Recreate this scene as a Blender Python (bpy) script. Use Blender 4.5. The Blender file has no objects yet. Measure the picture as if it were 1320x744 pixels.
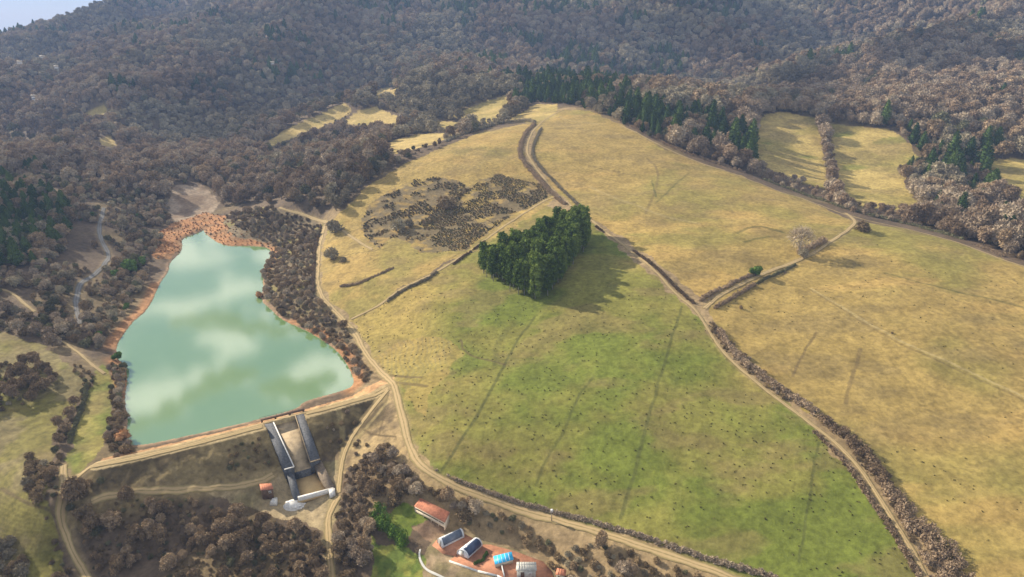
import bpy, math, time
import numpy as np
from mathutils import Vector
T0 = time.time()
R = math.radians
rng = np.random.default_rng(7)
scene = bpy.context.scene
COL = scene.collection

# ------------------------------------------------------------------ camera model (photo pixels, 1320 x 744)
CAMH, FPX, CU, CV = 120.0, 880.0, 660.0, 372.0
PITCH = math.atan(352 / FPX)
CP, SP = math.cos(PITCH), math.sin(PITCH)

def ray(u, v):
    a = (np.asarray(u, float) - CU) / FPX
    b = -(np.asarray(v, float) - CV) / FPX
    return a, CP + b * SP, -SP + b * CP

def proj(x, y, z):
    dz = z - CAMH
    d = y * CP - dz * SP
    d = np.where(d < 1, 1, d)
    uy = y * SP + dz * CP
    return CU + FPX * x / d, CV - FPX * uy / d

def on_plane(u, v, z):
    a, b, c = ray(u, v)
    t = (z - CAMH) / c
    return a * t, b * t

def at_y(u, v, Y):
    a, b, c = ray(u, v)
    t = Y / b
    return a * t, Y, CAMH + c * t

# ------------------------------------------------------------------ noise
_G = np.random.default_rng(3).random((256, 256)).astype(np.float32)
def vnoise(x, y, s=0):
    x = np.asarray(x, np.float64) + s * 17.31; y = np.asarray(y, np.float64) + s * 9.77
    xi = np.floor(x).astype(np.int64); yi = np.floor(y).astype(np.int64)
    fx = x - xi; fy = y - yi
    fx = fx * fx * (3 - 2 * fx); fy = fy * fy * (3 - 2 * fy)
    x0 = xi & 255; x1 = (xi + 1) & 255; y0 = yi & 255; y1 = (yi + 1) & 255
    return (_G[y0, x0] * (1 - fx) + _G[y0, x1] * fx) * (1 - fy) + (_G[y1, x0] * (1 - fx) + _G[y1, x1] * fx) * fy

def fbm(x, y, wl, oct=4, s=0, gain=.5):
    t = 0; a = 1; n = 0
    x = np.asarray(x); y = np.asarray(y)
    for i in range(oct):
        c, sn = math.cos(i * 1.1 + .4), math.sin(i * 1.1 + .4)
        f = 2.03 ** i / wl
        t = t + a * vnoise((x * c - y * sn) * f, (x * sn + y * c) * f, s + i * 3); n += a; a *= gain
    return t / n          # 0..1

def sstep(a, b, x):
    t = np.clip((x - a) / (b - a), 0, 1)
    return t * t * (3 - 2 * t)

# ------------------------------------------------------------------ base terrain: thin plate through surveyed points
CZ = [  # u, v, z  near ground
 (245,300,-2),(200,400,-3),(300,400,-3),(250,500,-4),(400,480,-3),(180,560,-3),(300,345,-2),(330,520,-4),(430,490,-2),
 (130,450,2),(205,330,2.5),(235,275,2.5),(140,520,1.5),(350,395,2.5),(300,285,4),(380,420,4),
 (440,400,8),(440,300,13),(470,450,6),(500,495,4.5),(120,598,1.0),
 (50,400,7),(0,320,14),(100,260,15),(60,340,9),(-150,400,12),(-200,600,3),
 (0,740,-9),(105,740,-12),(0,600,-2),(0,490,4),(75,600,-5),(60,660,-7),
 (250,640,-8.5),(340,632,-8.5),(420,640,-8.5),(160,640,-7),(200,620,-8),(300,612,-8),(430,600,-6),
 (250,720,-11),(430,730,-10),(470,570,-1),(500,700,-7),(650,700,-6),(600,740,-8),(650,660,-1.5),(500,600,-1.5),
 (550,600,3),(530,500,6.5),(900,740,1),(780,690,0),(1190,740,5),(1320,740,8),(1320,560,13),(800,600,6.5),(800,450,15.5),(785,390,19.5),(850,390,20),(720,430,15),
 (660,450,12),(690,370,18),(720,275,26),(600,260,24),(520,330,16),(1000,450,16),(960,380,20),(1110,290,28),(1320,420,20),
 (1150,420,20),(1320,345,27),(1000,245,31),(860,330,24),(1500,420,22),(1600,740,12),(-200,740,-8)]
CY = [  # u, v, Y   far ground
 (560,195,440),(685,165,505),(712,146,560),(800,165,500),(790,250,365),(860,205,420),(620,150,560),(500,225,420),(460,185,520),(430,240,400),
 (330,250,450),(200,250,440),(1060,258,395),(1060,150,560),(1180,160,510),(1180,262,372),(1320,240,395),(1320,180,480),
 (1500,250,380),(1500,150,540),(1250,300,320),(1500,330,270),
 (900,100,760),(900,50,930),(900,0,1130),(1120,110,700),(1320,110,660),(1320,50,830),(1320,0,980),(1600,50,800),
 (700,100,760),(700,50,960),(700,0,1180),(560,110,740),(540,50,1020),(560,5,1250),
 (400,200,560),(400,150,700),(400,100,880),(400,50,1130),(420,-15,1300),
 (240,200,570),(200,150,720),(200,100,940),(220,60,1150),(200,2,1450),(155,11,1460),(107,25,1470),(60,42,1480),(20,61,1490),(-60,88,1450),
 (0,200,560),(0,150,740),(0,100,1060),(-200,150,720),(-200,100,1000),(330,-22,1350)]
CW = [  # world points outside the picture
 (-200,0,-2),(200,0,5),(0,-400,0),(0,40,-8),(-600,-200,0),(600,-200,20),(900,300,70),(1500,600,200),(1400,1500,330),(700,1500,260),
 (200,1700,290),(-300,1800,270),(-800,2000,130),(-1500,2100,-40),(-2000,1200,-20),(-1200,400,40),(-1500,3500,-80),(1500,3500,330),
 (0,3500,180),(-3500,3500,-60),(-3500,0,0),(3500,3500,300),(3500,0,150),(-3000,-3000,0),(3000,-3000,50),(-1300,1900,-25),(-1000,1950,10)]
pts = []
for u, v, z in CZ:
    x, y = on_plane(u, v, z); pts.append((float(x), float(y), z))
for u, v, Y in CY:
    x, y, z = at_y(u, v, Y); pts.append((float(x), Y, float(z)))
pts += CW
pts = np.array(pts, float)
SC = 100.0
def _phi(r2):
    return 0.5 * r2 * np.log(r2 + 1e-9)
def _rbf_fit(P):
    X = P[:, :2] / SC; n = len(X)
    d2 = ((X[:, None] - X[None]) ** 2).sum(-1)
    A = np.zeros((n + 3, n + 3)); A[:n, :n] = _phi(d2) + np.eye(n) * 0.02 * (1 + (X ** 2).sum(1))[:, None] * .3
    A[:n, n] = 1; A[:n, n + 1:] = X; A[n, :n] = 1; A[n + 1:, :n] = X.T
    b = np.zeros(n + 3); b[:n] = P[:, 2]
    return X, np.linalg.solve(A, b)
RX, RW = _rbf_fit(pts)
def base_h(x, y):
    x = np.asarray(x, float) / SC; y = np.asarray(y, float) / SC
    sh = x.shape; x = x.ravel(); y = y.ravel()
    out = np.full(x.shape, RW[-3]) + RW[-2] * x + RW[-1] * y
    for i in range(len(RX)):
        out += RW[i] * _phi((x - RX[i, 0]) ** 2 + (y - RX[i, 1]) ** 2)
    return out.reshape(sh)

# ------------------------------------------------------------------ polygons and polylines in the plane
def inside(px, py, poly):
    px = np.asarray(px, float); py = np.asarray(py, float)
    poly = np.asarray(poly, float)
    r = np.zeros(px.shape, bool)
    bb = (px >= poly[:, 0].min()) & (px <= poly[:, 0].max()) & (py >= poly[:, 1].min()) & (py <= poly[:, 1].max())
    if not bb.any(): return r
    qx = px[bb]; qy = py[bb]; q = np.zeros(qx.shape, bool)
    x0, y0 = poly[-1]
    for x1, y1 in poly:
        if y0 != y1:
            c = (y0 > qy) != (y1 > qy)
            q ^= c & (qx < (x1 - x0) * (qy - y0) / (y1 - y0) + x0)
        x0, y0 = x1, y1
    r[bb] = q
    return r

def dist_line(px, py, line, reach=1e9, closed=False):
    """distance to a polyline and signed side; far points get reach"""
    px = np.asarray(px, float); py = np.asarray(py, float)
    line = np.asarray(line, float)
    if closed: line = np.vstack([line, line[:1]])
    D = np.full(px.shape, float(reach))
    bb = (px > line[:, 0].min() - reach) & (px < line[:, 0].max() + reach) & (py > line[:, 1].min() - reach) & (py < line[:, 1].max() + reach)
    if not bb.any(): return D
    qx = px[bb]; qy = py[bb]; d = np.full(qx.shape, float(reach) ** 2)
    for (x0, y0), (x1, y1) in zip(line[:-1], line[1:]):
        dx, dy = x1 - x0, y1 - y0; L = dx * dx + dy * dy + 1e-9
        t = np.clip(((qx - x0) * dx + (qy - y0) * dy) / L, 0, 1)
        d = np.minimum(d, (qx - x0 - t * dx) ** 2 + (qy - y0 - t * dy) ** 2)
    D[bb] = np.sqrt(d)
    return D

def smooth(line, n=3):
    line = np.asarray(line, float)
    for _ in range(n):
        q = [line[0]]
        for a, b in zip(line[:-1], line[1:]):
            q += [a * .75 + b * .25, a * .25 + b * .75]
        q.append(line[-1]); line = np.array(q)
    return line

LAKE_PX = [(262,297),(268,305),(290,318),(320,317),(346,319),(350,325),(345,340),(338,348),(340,370),(336,388),(346,396),(362,412),(385,422),
 (405,432),(425,445),(440,458),(452,478),(458,497),(440,505),(390,518),(385,527),(338,540),(300,549),(240,563),(172,577),(160,568),(166,545),(160,515),(165,490),
 (160,470),(150,462),(150,445),(160,430),(172,414),(190,400),(200,380),(206,365),(218,350),(218,340),(226,332),(236,322),(233,308),(250,303)]
lx, ly = on_plane(*np.array(LAKE_PX, float).T, 0.0)
LAKE = np.stack([lx, ly], 1)
LAKE = smooth(np.vstack([LAKE, LAKE[:1]]), 2)
CRZ = 2.6
cx, cy = on_plane(np.array([128., 200, 300, 400, 497]), np.array([600., 584, 560, 533, 505]), CRZ)
CREST = np.stack([cx, cy], 1)
SPILL_PX = [(338,542),(389,529),(415,594),(436,640),(380,652),(363,606)]
sx, sy = on_plane(*np.array([(341,547,2.6),(391,534,2.6),(413,592,-4),(433,634,-8),(386,644,-8),(366,606,-4)], float).T)
SPILL = np.stack([sx, sy], 1)

PADS = []
def hfun(x, y):
    x = np.asarray(x, float); y = np.asarray(y, float)
    h = base_h(x, y)
    r = np.hypot(x, y)
    far = sstep(430, 800, r)
    h = h + far * ((fbm(x, y, 260, 3, 1) - .5) * 60 - np.abs(fbm(x * 1.2, y * .8, 330, 2, 5) - .5) * (110 + 90 * sstep(650, 950, r)) + 14 + 10 * sstep(650, 950, r))
    h = h + sstep(150, 260, r) * (1 - far) * ((fbm(x, y, 48, 2, 9) - .5) * 3.6 + (fbm(x, y, 17, 2, 10) - .5) * .9)
    h = h + (1 - sstep(300, 700, r)) * (fbm(x, y, 7, 3, 11) - .5) * .5
    for pp, pz in PADS:
        nr = (x > pp[:, 0].min() - 7) & (x < pp[:, 0].max() + 7) & (y > pp[:, 1].min() - 7) & (y < pp[:, 1].max() + 7)
        if nr.any():
            dq = np.where(inside(x[nr], y[nr], pp), 0, dist_line(x[nr], y[nr], pp, 8, True)); wq = 1 - sstep(.3, 6, dq); h[nr] = h[nr] * (1 - wq) + pz * wq
    # the lake bowl
    near = (x > LAKE[:, 0].min() - 40) & (x < LAKE[:, 0].max() + 40) & (y > LAKE[:, 1].min() - 40) & (y < LAKE[:, 1].max() + 40)
    if near.any():
        qx, qy, qh = x[near], y[near], h[near]
        d = dist_line(qx, qy, LAKE, 40)
        ins = inside(qx, qy, LAKE)
        rag = (fbm(qx, qy, 9, 3, 21) - .5) * 2.2
        outer = np.minimum(np.maximum(qh, .25 + .02 * d), .2 + .28 * d)
        w = 1 - sstep(25, 40, d)
        out = qh * (1 - w) + outer * w
        sd = np.where(ins, -d, d) + rag * sstep(0, 3, d)
        qh = np.where(ins, np.minimum(-.25 * d, 0) - .15, out)
        qh = np.where(ins, np.maximum(qh, -3.5), qh)
        h[near] = qh
        # below the dam the ground keeps its own level
        h = np.asarray(h)
    dn = (x > CREST[:, 0].min() - 25) & (x < CREST[:, 0].max() + 25) & (y > CREST[:, 1].min() - 30) & (y < CREST[:, 1].max() + 30)
    if dn.any():
        qx, qy = x[dn], y[dn]
        d = dist_line(qx, qy, CREST, 40)
        # which side: downstream is nearer the camera
        yc = np.interp(qx, CREST[:, 0], CREST[:, 1])
        down = qy < yc
        hb = h[dn]
        b0 = base_h(qx, qy)
        w = np.where(down, 1 - sstep(-2, 6, (qx - CREST[-1, 0])), 0) * np.where(down, sstep(-6, 1, qx - CREST[0, 0]), 0)
        hb = np.where(down, hb * (1 - w) + b0 * w, hb)
        ridge = CRZ - np.maximum(0, d - 2.2) * np.where(down, .56, .7) + np.where(down, (fbm(qx, qy, 4, 4, 31) - .5) * 1.7 * sstep(2, 6, d), 0)
        hb = np.maximum(hb, ridge)
        h[dn] = hb
    sn = (x > SPILL[:, 0].min() - 3) & (x < SPILL[:, 0].max() + 3) & (y > SPILL[:, 1].min() - 3) & (y < SPILL[:, 1].max() + 3)
    if sn.any():
        ins = inside(x[sn], y[sn], SPILL)
        hs = h[sn]
        t = sstep(172, 184, y[sn])
        h[sn] = np.where(ins, np.minimum(hs, -11 + t * 9.5), hs)
    return h

def P(uv, closed=False):
    """points of the picture -> points on the ground (x, y, z)"""
    uv = np.atleast_2d(np.asarray(uv, float))
    a, b, c = ray(uv[:, 0], uv[:, 1])
    S = np.concatenate([np.linspace(70, 600, 420), np.geomspace(604, 6500, 260)])
    X = a[:, None] / b[:, None] * S; Y = np.broadcast_to(S, X.shape); Z = CAMH + c[:, None] / b[:, None] * S
    G = Z - hfun(X.copy(), Y.copy())
    neg = G < 0
    k = np.where(neg.any(1), neg.argmax(1), len(S) - 1); k = np.maximum(k, 1)
    i = np.arange(len(uv)); g0 = G[i, k - 1]; g1 = G[i, k]
    t = np.clip(g0 / np.where(abs(g0 - g1) < 1e-9, 1, g0 - g1), 0, 1)
    s = S[k - 1] + t * (S[k] - S[k - 1])
    x = a / b * s; y = s
    return np.stack([x, y, hfun(x, y)], 1)

# ------------------------------------------------------------------ regions, as outlines over the picture
FIELDS = {
 'green': [(450,410),(500,386),(560,352),(630,312),(700,264),(745,272),(790,312),(835,350),(880,392),(915,430),(950,470),(1000,510),(1060,565),(1105,620),(1150,690),(1200,760),(1220,900),(960,900),(940,742),(850,706),(760,676),(700,660),(600,625),(545,600),(520,560),(510,500),(470,440)],
 'upper': [(412,372),(414,318),(425,292),(445,268),(480,235),(520,212),(560,195),(590,182),(625,170),(690,157),(672,185),(680,215),(715,258),(630,312),(500,386),(450,410)],
 'right': [(690,157),(718,142),(760,143),(800,160),(850,190),(900,210),(960,228),(1040,258),(1100,284),(1112,296),(1040,335),(975,362),(905,385),(860,350),(800,305),(750,275),(712,238),(688,200)],
 'lower': [(1108,285),(1180,298),(1250,318),(1320,343),(1800,470),(1800,900),(1260,900),(1240,744),(1190,680),(1120,590),(1060,545),(1000,505),(950,455),(915,410),(910,388),(975,365),(1040,335)],
 'far_left': [(972,205),(976,160),(985,148),(1010,144),(1052,152),(1058,180),(1068,215),(1070,245),(1040,238),(1000,222)],
 'far_mid': [(1066,158),(1110,163),(1150,168),(1168,180),(1188,207),(1155,215),(1165,232),(1192,268),(1150,272),(1115,268),(1085,245)],
 'far_right': [(1270,205),(1320,205),(1500,215),(1500,300),(1320,268),(1290,240)],
 'top_a': [(585,147),(620,132),(662,119),(650,140),(632,156),(600,153)],
 'top_b': [(655,153),(690,134),(716,134),(716,148),(690,159)],
 'clear_a': [(340,185),(365,168),(400,152),(440,134),(452,140),(440,152),(400,168),(370,184)],
 'clear_b': [(440,157),(465,142),(485,136),(516,150),(512,163),(480,160)],
 'clear_c': [(478,118),(500,110),(515,112),(510,124),(488,124)],
 'clear_d': [(118,143),(133,136),(147,147)], 'clear_e': [(125,184),(140,178),(150,190),(138,192)],
 'clear_f': [(555,153),(600,156),(595,164),(560,162)], 'clear_g': [(495,185),(540,172),(585,172),(560,184),(510,196)],
 'meadow': [(-300,425),(0,428),(45,442),(92,468),(112,492),(100,525),(75,545),(62,600),(66,670),(80,744),(80,900),(-300,900)],
 'strip': [(118,488),(132,470),(142,478),(150,505),(140,540),(136,575),(110,600),(85,625),(88,560),(108,520)],
}
RED_BED = [(203,300),(222,288),(262,274),(290,278),(306,292),(330,308),(352,314),(352,328),(320,320),(290,320),(268,312),(262,298),(235,306),(236,322),(222,334),(205,335),(195,322)]
MUD_HEAD = [(222,240),(262,238),(285,262),(262,282),(262,298),(235,308),(225,290),(215,270)]
BANK_R = [(292,276),(330,268),(362,272),(400,280),(416,292),(410,330),(408,380),(435,410),(455,440),(478,480),(470,497),(458,494),(452,474),(438,454),(405,430),(362,408),(346,392),(338,370),(338,348),(352,325),(340,312),(300,306),(290,290)]
UNDER_DAM = [(100,640),(150,632),(220,640),(290,632),(335,645),(425,665),(425,900),(90,900),(105,700)]
SCRUB_BIG = [(150,650),(200,640),(260,645),(300,662),(340,672),(395,684),(420,705),(420,860),(110,860),(110,690),(130,672)]
SCRUB_MID = [(430,655),(448,610),(478,582),(510,590),(530,612),(560,632),(600,642),(620,655),(590,662),(552,640),(520,640),(482,650),(480,690),(482,860),(430,860)]
SCRUB_RIGHT = [(590,660),(620,655),(690,672),(760,690),(850,718),(930,744),(1000,820),(740,820),(705,722),(650,705),(600,680)]
HEATH_A = [(466,282),(478,262),(505,246),(530,232),(560,228),(590,232),(608,246),(592,262),(588,282),(560,302),(532,314),(505,306),(488,322),(470,304)]
HEATH_B = [(528,318),(545,290),(572,266),(600,243),(642,224),(700,238),(712,252),(665,274),(625,302),(600,322),(560,326),(535,322)]
BRACK_A = [(470,470),(515,440),(560,430),(590,448),(595,460),(560,500),(545,540),(520,500),(500,495)]
W_LEFT = [(-300,200),(0,215),(120,235),(215,262),(222,290),(200,325),(175,390),(150,425),(138,470),(118,486),(95,462),(50,438),(0,425),(-300,425)]
FAR_EDGE = [(-600,-300),(1900,-300),(1900,470),(1500,390),(1320,338),(1250,312),(1180,292),(1100,276),(1040,252),(960,222),(900,204),(850,184),(790,155),(740,136),(716,134),(650,160),(590,178),(520,208),(480,232),(445,262),(425,285),(400,272),(362,264),(330,262),(290,268),(265,240),(222,236),(212,262),(120,240),(0,220),(-600,210)]
BUILD_YARD = [(540,700),(590,668),(605,676),(700,712),(712,744),(700,800),(560,800)]

TRACKS = [ # name label points width ruts
 ('farm_track', 'pale rutted dirt track curving along the lower edge of the green field to the dam', [(418,293),(412,312),(409,345),(409,376),(430,400),(455,425),(468,450),(486,475),(505,492),(513,515),(520,550),(530,582),(547,606),(575,622),(620,640),(680,660),(760,682),(850,712),(940,742),(1040,790)], 2.2),
 ('dirt_track', 'pale dirt track running beside the brown hedge between the green field and the right field', [(725,142),(706,152),(694,161),(683,176),(678,196),(686,210),(702,231),(716,249),(732,262),(752,277),(772,292),(815,325),(845,350),(872,380),(900,402),(915,430),(938,462),(975,494),(1030,535),(1075,568),(1110,605),(1140,655),(1180,715),(1215,790)], 1.25),
 ('dirt_track', 'short pale lane linking the hedge junction to the ridge track', [(908,398),(930,378),(965,362),(1000,346),(1045,330),(1080,306),(1100,292),(1103,284),(1090,275)], 1.7),
 ('dirt_track', 'straight pale path climbing from the dam track to the corner of the conifer block', [(452,412),(500,386),(545,360),(590,335),(630,306),(665,282),(695,262),(715,254)], 1.2),
 ('dirt_track', 'earth track following the ridge below the far fields', [(800,162),(850,188),(900,210),(960,229),(1040,258),(1100,280),(1180,298),(1250,318),(1320,345),(1500,400)], 1.1),
 ('dam_road', 'pale road along the crest of the earth dam', [(80,622),(105,610),(135,599),(200,585),(300,560),(338,550)], 1.9),
 ('dam_road', 'pale road along the dam crest from the spillway to the farm track', [(391,537),(430,525),(470,513),(500,500)], 1.8),
 ('dirt_track', 'brown earth track at the foot of the dam', [(118,648),(150,636),(220,632),(290,628),(335,622),(352,612)], 2.2),
 ('road', 'grey tarred lane winding through the trees left of the lake', [(134,268),(127,295),(131,312),(141,326),(137,340),(125,352),(108,362),(100,372),(98,395),(103,418)], 2.3),
 ('footpath', 'pale footpath through the scrub at the left edge', [(-40,372),(0,372),(18,378),(32,392),(45,402)], 1.3),
 ('footpath', 'pale path dropping from the wood to the green strip left of the lake', [(80,440),(98,452),(118,470),(135,482)], 1.2),
 ('dirt_track', 'curving earth track from the stilling basin to the lower scrub', [(436,640),(428,655),(422,672),(424,700),(428,744),(432,800)], 1.8),
 ('footpath', 'narrow dirt path down the grassy bank from the dam end', [(500,503),(470,540),(448,572),(440,600),(436,636)], 1.4),
 ('dirt_track', 'dirt track in the brushy upper field', [(360,268),(372,272),(395,276),(420,284),(440,296),(460,310),(480,322)], 1.3),
 ('footpath', 'white path curving across the lawn beside the terrace', [(542,711),(540,718),(543,727),(550,736),(563,744),(590,756)], .45),
 ('dirt_track', 'pale gravel bed beside the stream in the lower left corner', [(82,600),(84,640),(78,668),(86,690),(96,715),(110,738),(130,775)], 1.9),
]
print('terrain set', round(time.time() - T0, 1))
allpx = [p for f in FIELDS.values() for p in f]
def polyP(px): return P(px)[:, :2]
F3 = {}
for k, v in FIELDS.items():
    q = np.array(v, float)
    if k.startswith('clear') or k.startswith('top'): c_ = q.mean(0); q = c_ + (q - c_) * (1.6 if k in ('clear_d', 'clear_e') else 1.08) + np.array([0, 1.5])
    F3[k] = polyP(q)
RG = {k: polyP(v) for k, v in dict(red=RED_BED, mud=MUD_HEAD, bank=BANK_R, under=UNDER_DAM, heath_a=HEATH_A, heath_b=HEATH_B, brack=BRACK_A).items()}
TR3 = [(n, l, smooth(polyP(p), 3), w) for n, l, p, w in TRACKS]
print('regions', round(time.time() - T0, 1))

TERR = [[(579, 723), (593, 712), (612, 702), (632, 702), (665, 711), (700, 724), (712, 737), (716, 765), (680, 765), (640, 742), (616, 736)],
        [(557, 703), (563, 696), (590, 683), (602, 690), (618, 698), (600, 706), (586, 714), (570, 712)]]
_pads = []
for t_ in TERR:
    q = P(t_); z_ = float(q[:, 2].mean()); xy = [on_plane(u, v, z_) for u, v in t_]; _pads.append((np.array([[float(a), float(b)] for a, b in xy]), z_))
PADS += _pads[::-1]
# ------------------------------------------------------------------ materials
def newmat(name):
    m = bpy.data.materials.new(name); m.use_nodes = True
    nt = m.node_tree; b = nt.nodes['Principled BSDF']
    b.inputs['Specular IOR Level'].default_value = .15
    b.inputs['Roughness'].default_value = .9
    return m, nt, b

def mat_plain(name, c, rough=.85, spec=.2, var=.25, scale=.6, bump=0.0, c2=None, metal=0):
    m, nt, b = newmat(name); N = nt.nodes; L = nt.links
    b.inputs['Roughness'].default_value = rough; b.inputs['Specular IOR Level'].default_value = spec; b.inputs['Metallic'].default_value = metal
    geo = N.new('ShaderNodeNewGeometry')
    n = N.new('ShaderNodeTexNoise'); n.inputs['Scale'].default_value = scale; n.inputs['Detail'].default_value = 8; n.inputs['Roughness'].default_value = .65
    L.new(geo.outputs['Position'], n.inputs['Vector'])
    r = N.new('ShaderNodeValToRGB'); e = r.color_ramp.elements
    lo = [x * (1 - var) for x in c]; hi = [min(1, x * (1 + var)) for x in (c2 or c)]
    e[0].position = .3; e[1].position = .7; e[0].color = (*lo, 1); e[1].color = (*hi, 1)
    L.new(n.outputs['Fac'], r.inputs['Fac']); L.new(r.outputs['Color'], b.inputs['Base Color'])
    if bump:
        bp = N.new('ShaderNodeBump'); bp.inputs['Strength'].default_value = bump; bp.inputs['Distance'].default_value = .2
        n2 = N.new('ShaderNodeTexNoise'); n2.inputs['Scale'].default_value = scale * 5; n2.inputs['Detail'].default_value = 6
        L.new(geo.outputs['Position'], n2.inputs['Vector']); L.new(n2.outputs['Fac'], bp.inputs['Height']); L.new(bp.outputs['Normal'], b.inputs['Normal'])
    return m

def mat_leaf(name, cols, fine=1.6, rnd=.35):
    """foliage: colour drifts from plant to plant and, finer, across a crown"""
    m, nt, b = newmat(name); N = nt.nodes; L = nt.links
    b.inputs['Roughness'].default_value = .95; b.inputs['Specular IOR Level'].default_value = .05
    oi = N.new('ShaderNodeObjectInfo')
    n = N.new('ShaderNodeTexNoise'); n.inputs['Scale'].default_value = .012; n.inputs['Detail'].default_value = 3
    L.new(oi.outputs['Location'], n.inputs['Vector'])
    mix = N.new('ShaderNodeMath'); mix.operation = 'MULTIPLY_ADD'
    L.new(oi.outputs['Random'], mix.inputs[0]); mix.inputs[1].default_value = rnd
    L.new(n.outputs['Fac'], mix.inputs[2])
    geo = N.new('ShaderNodeNewGeometry')
    nf = N.new('ShaderNodeTexNoise'); nf.inputs['Scale'].default_value = fine; nf.inputs['Detail'].default_value = 4
    L.new(geo.outputs['Position'], nf.inputs['Vector'])
    m2 = N.new('ShaderNodeMath'); m2.operation = 'MULTIPLY_ADD'; m2.inputs[1].default_value = .45
    L.new(nf.outputs['Fac'], m2.inputs[0]); L.new(mix.outputs[0], m2.inputs[2])
    r = N.new('ShaderNodeValToRGB'); e = r.color_ramp.elements
    k = len(cols)
    for i, c in enumerate(cols):
        p = .5 + .65 * i / (k - 1)
        p = min(p, 1)
        if i < 2: e[i].position = p; e[i].color = (*c, 1)
        else:
            q = e.new(p); q.color = (*c, 1)
    L.new(m2.outputs[0], r.inputs['Fac']); L.new(r.outputs['Color'], b.inputs['Base Color'])
    return m

M = {}
M['bare_grey'] = mat_leaf('bare_twigs_grey', [(.14,.118,.08),(.255,.215,.145),(.38,.325,.22)])
M['bare_brown'] = mat_leaf('bare_twigs_brown', [(.125,.088,.052),(.23,.165,.098),(.36,.265,.165)])
M['bare_tan'] = mat_leaf('bare_twigs_tan', [(.19,.145,.10),(.31,.24,.17),(.42,.34,.24)])
M['bare_mauve'] = mat_leaf('bare_twigs_reddish', [(.14,.098,.062),(.24,.172,.11),(.36,.265,.175)])
M['mossy'] = mat_leaf('mossy_twigs', [(.07,.068,.04),(.125,.12,.065),(.19,.18,.10)])
M['conifer'] = mat_leaf('conifer_needles', [(.04,.066,.015),(.088,.13,.026),(.165,.215,.045)], 1.0)
M['fir'] = mat_leaf('dark_needles', [(.024,.045,.013),(.05,.085,.022),(.09,.135,.034)], 1.0)
M['hedge_green'] = mat_leaf('evergreen_leaves', [(.024,.05,.011),(.048,.092,.018),(.085,.14,.03)], 1.2)
M['scrub'] = mat_leaf('scrub_twigs', [(.10,.072,.04),(.19,.138,.078),(.30,.22,.125)])
M['garden_hedge'] = mat_leaf('clipped_hedge_leaves', [(.045,.085,.014),(.09,.155,.024),(.14,.22,.04)], 1.2)
M['brush'] = mat_leaf('dry_brush', [(.12,.085,.055),(.23,.165,.105),(.36,.27,.18)], 1.4)
M['orange'] = mat_leaf('rusty_twigs', [(.20,.09,.04),(.33,.165,.075),(.44,.25,.12)])
M['bark'] = mat_plain('bark', (.13,.105,.085), var=.3, scale=2)
M['palebark'] = mat_plain('pale_bark', (.3,.27,.23), var=.3, scale=2)

# ------------------------------------------------------------------ mesh helpers
def mesh_np(name, V, F, mats, mi=None, smooth_=False):
    """V (n,3); F list of index arrays, each (m,k)"""
    me = bpy.data.meshes.new(name)
    V = np.asarray(V, np.float32)
    F = [np.asarray(f, np.int32) for f in F if len(f)]
    me.vertices.add(len(V)); me.vertices.foreach_set('co', V.ravel())
    nl = sum(f.size for f in F); npoly = sum(len(f) for f in F)
    me.loops.add(nl); me.loops.foreach_set('vertex_index', np.concatenate([f.ravel() for f in F]))
    me.polygons.add(npoly)
    ls = []; o = 0
    for f in F:
        ls.append(o + np.arange(len(f)) * f.shape[1]); o += f.size
    me.polygons.foreach_set('loop_start', np.concatenate(ls).astype(np.int32))
    if mi is not None: me.polygons.foreach_set('material_index', np.asarray(mi, np.int32))
    if smooth_: me.polygons.foreach_set('use_smooth', np.ones(npoly, bool))
    me.update(calc_edges=True)
    for m in (mats if isinstance(mats, (list, tuple)) else [mats]): me.materials.append(m)
    return me

def link(name, me, parent=None, loc=None, rz=0, sc=None):
    o = bpy.data.objects.new(name, me); COL.objects.link(o)
    if parent is not None: o.parent = parent
    if loc is not None: o.location = loc
    if rz: o.rotation_euler[2] = rz
    if sc is not None: o.scale = sc if hasattr(sc, '__len__') else (sc, sc, sc)
    return o

def tag(o, label=None, cat=None, group=None, kind=None):
    if label: o['label'] = label
    if cat: o['category'] = cat
    if group: o['group'] = group
    if kind: o['kind'] = kind
    return o

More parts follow.
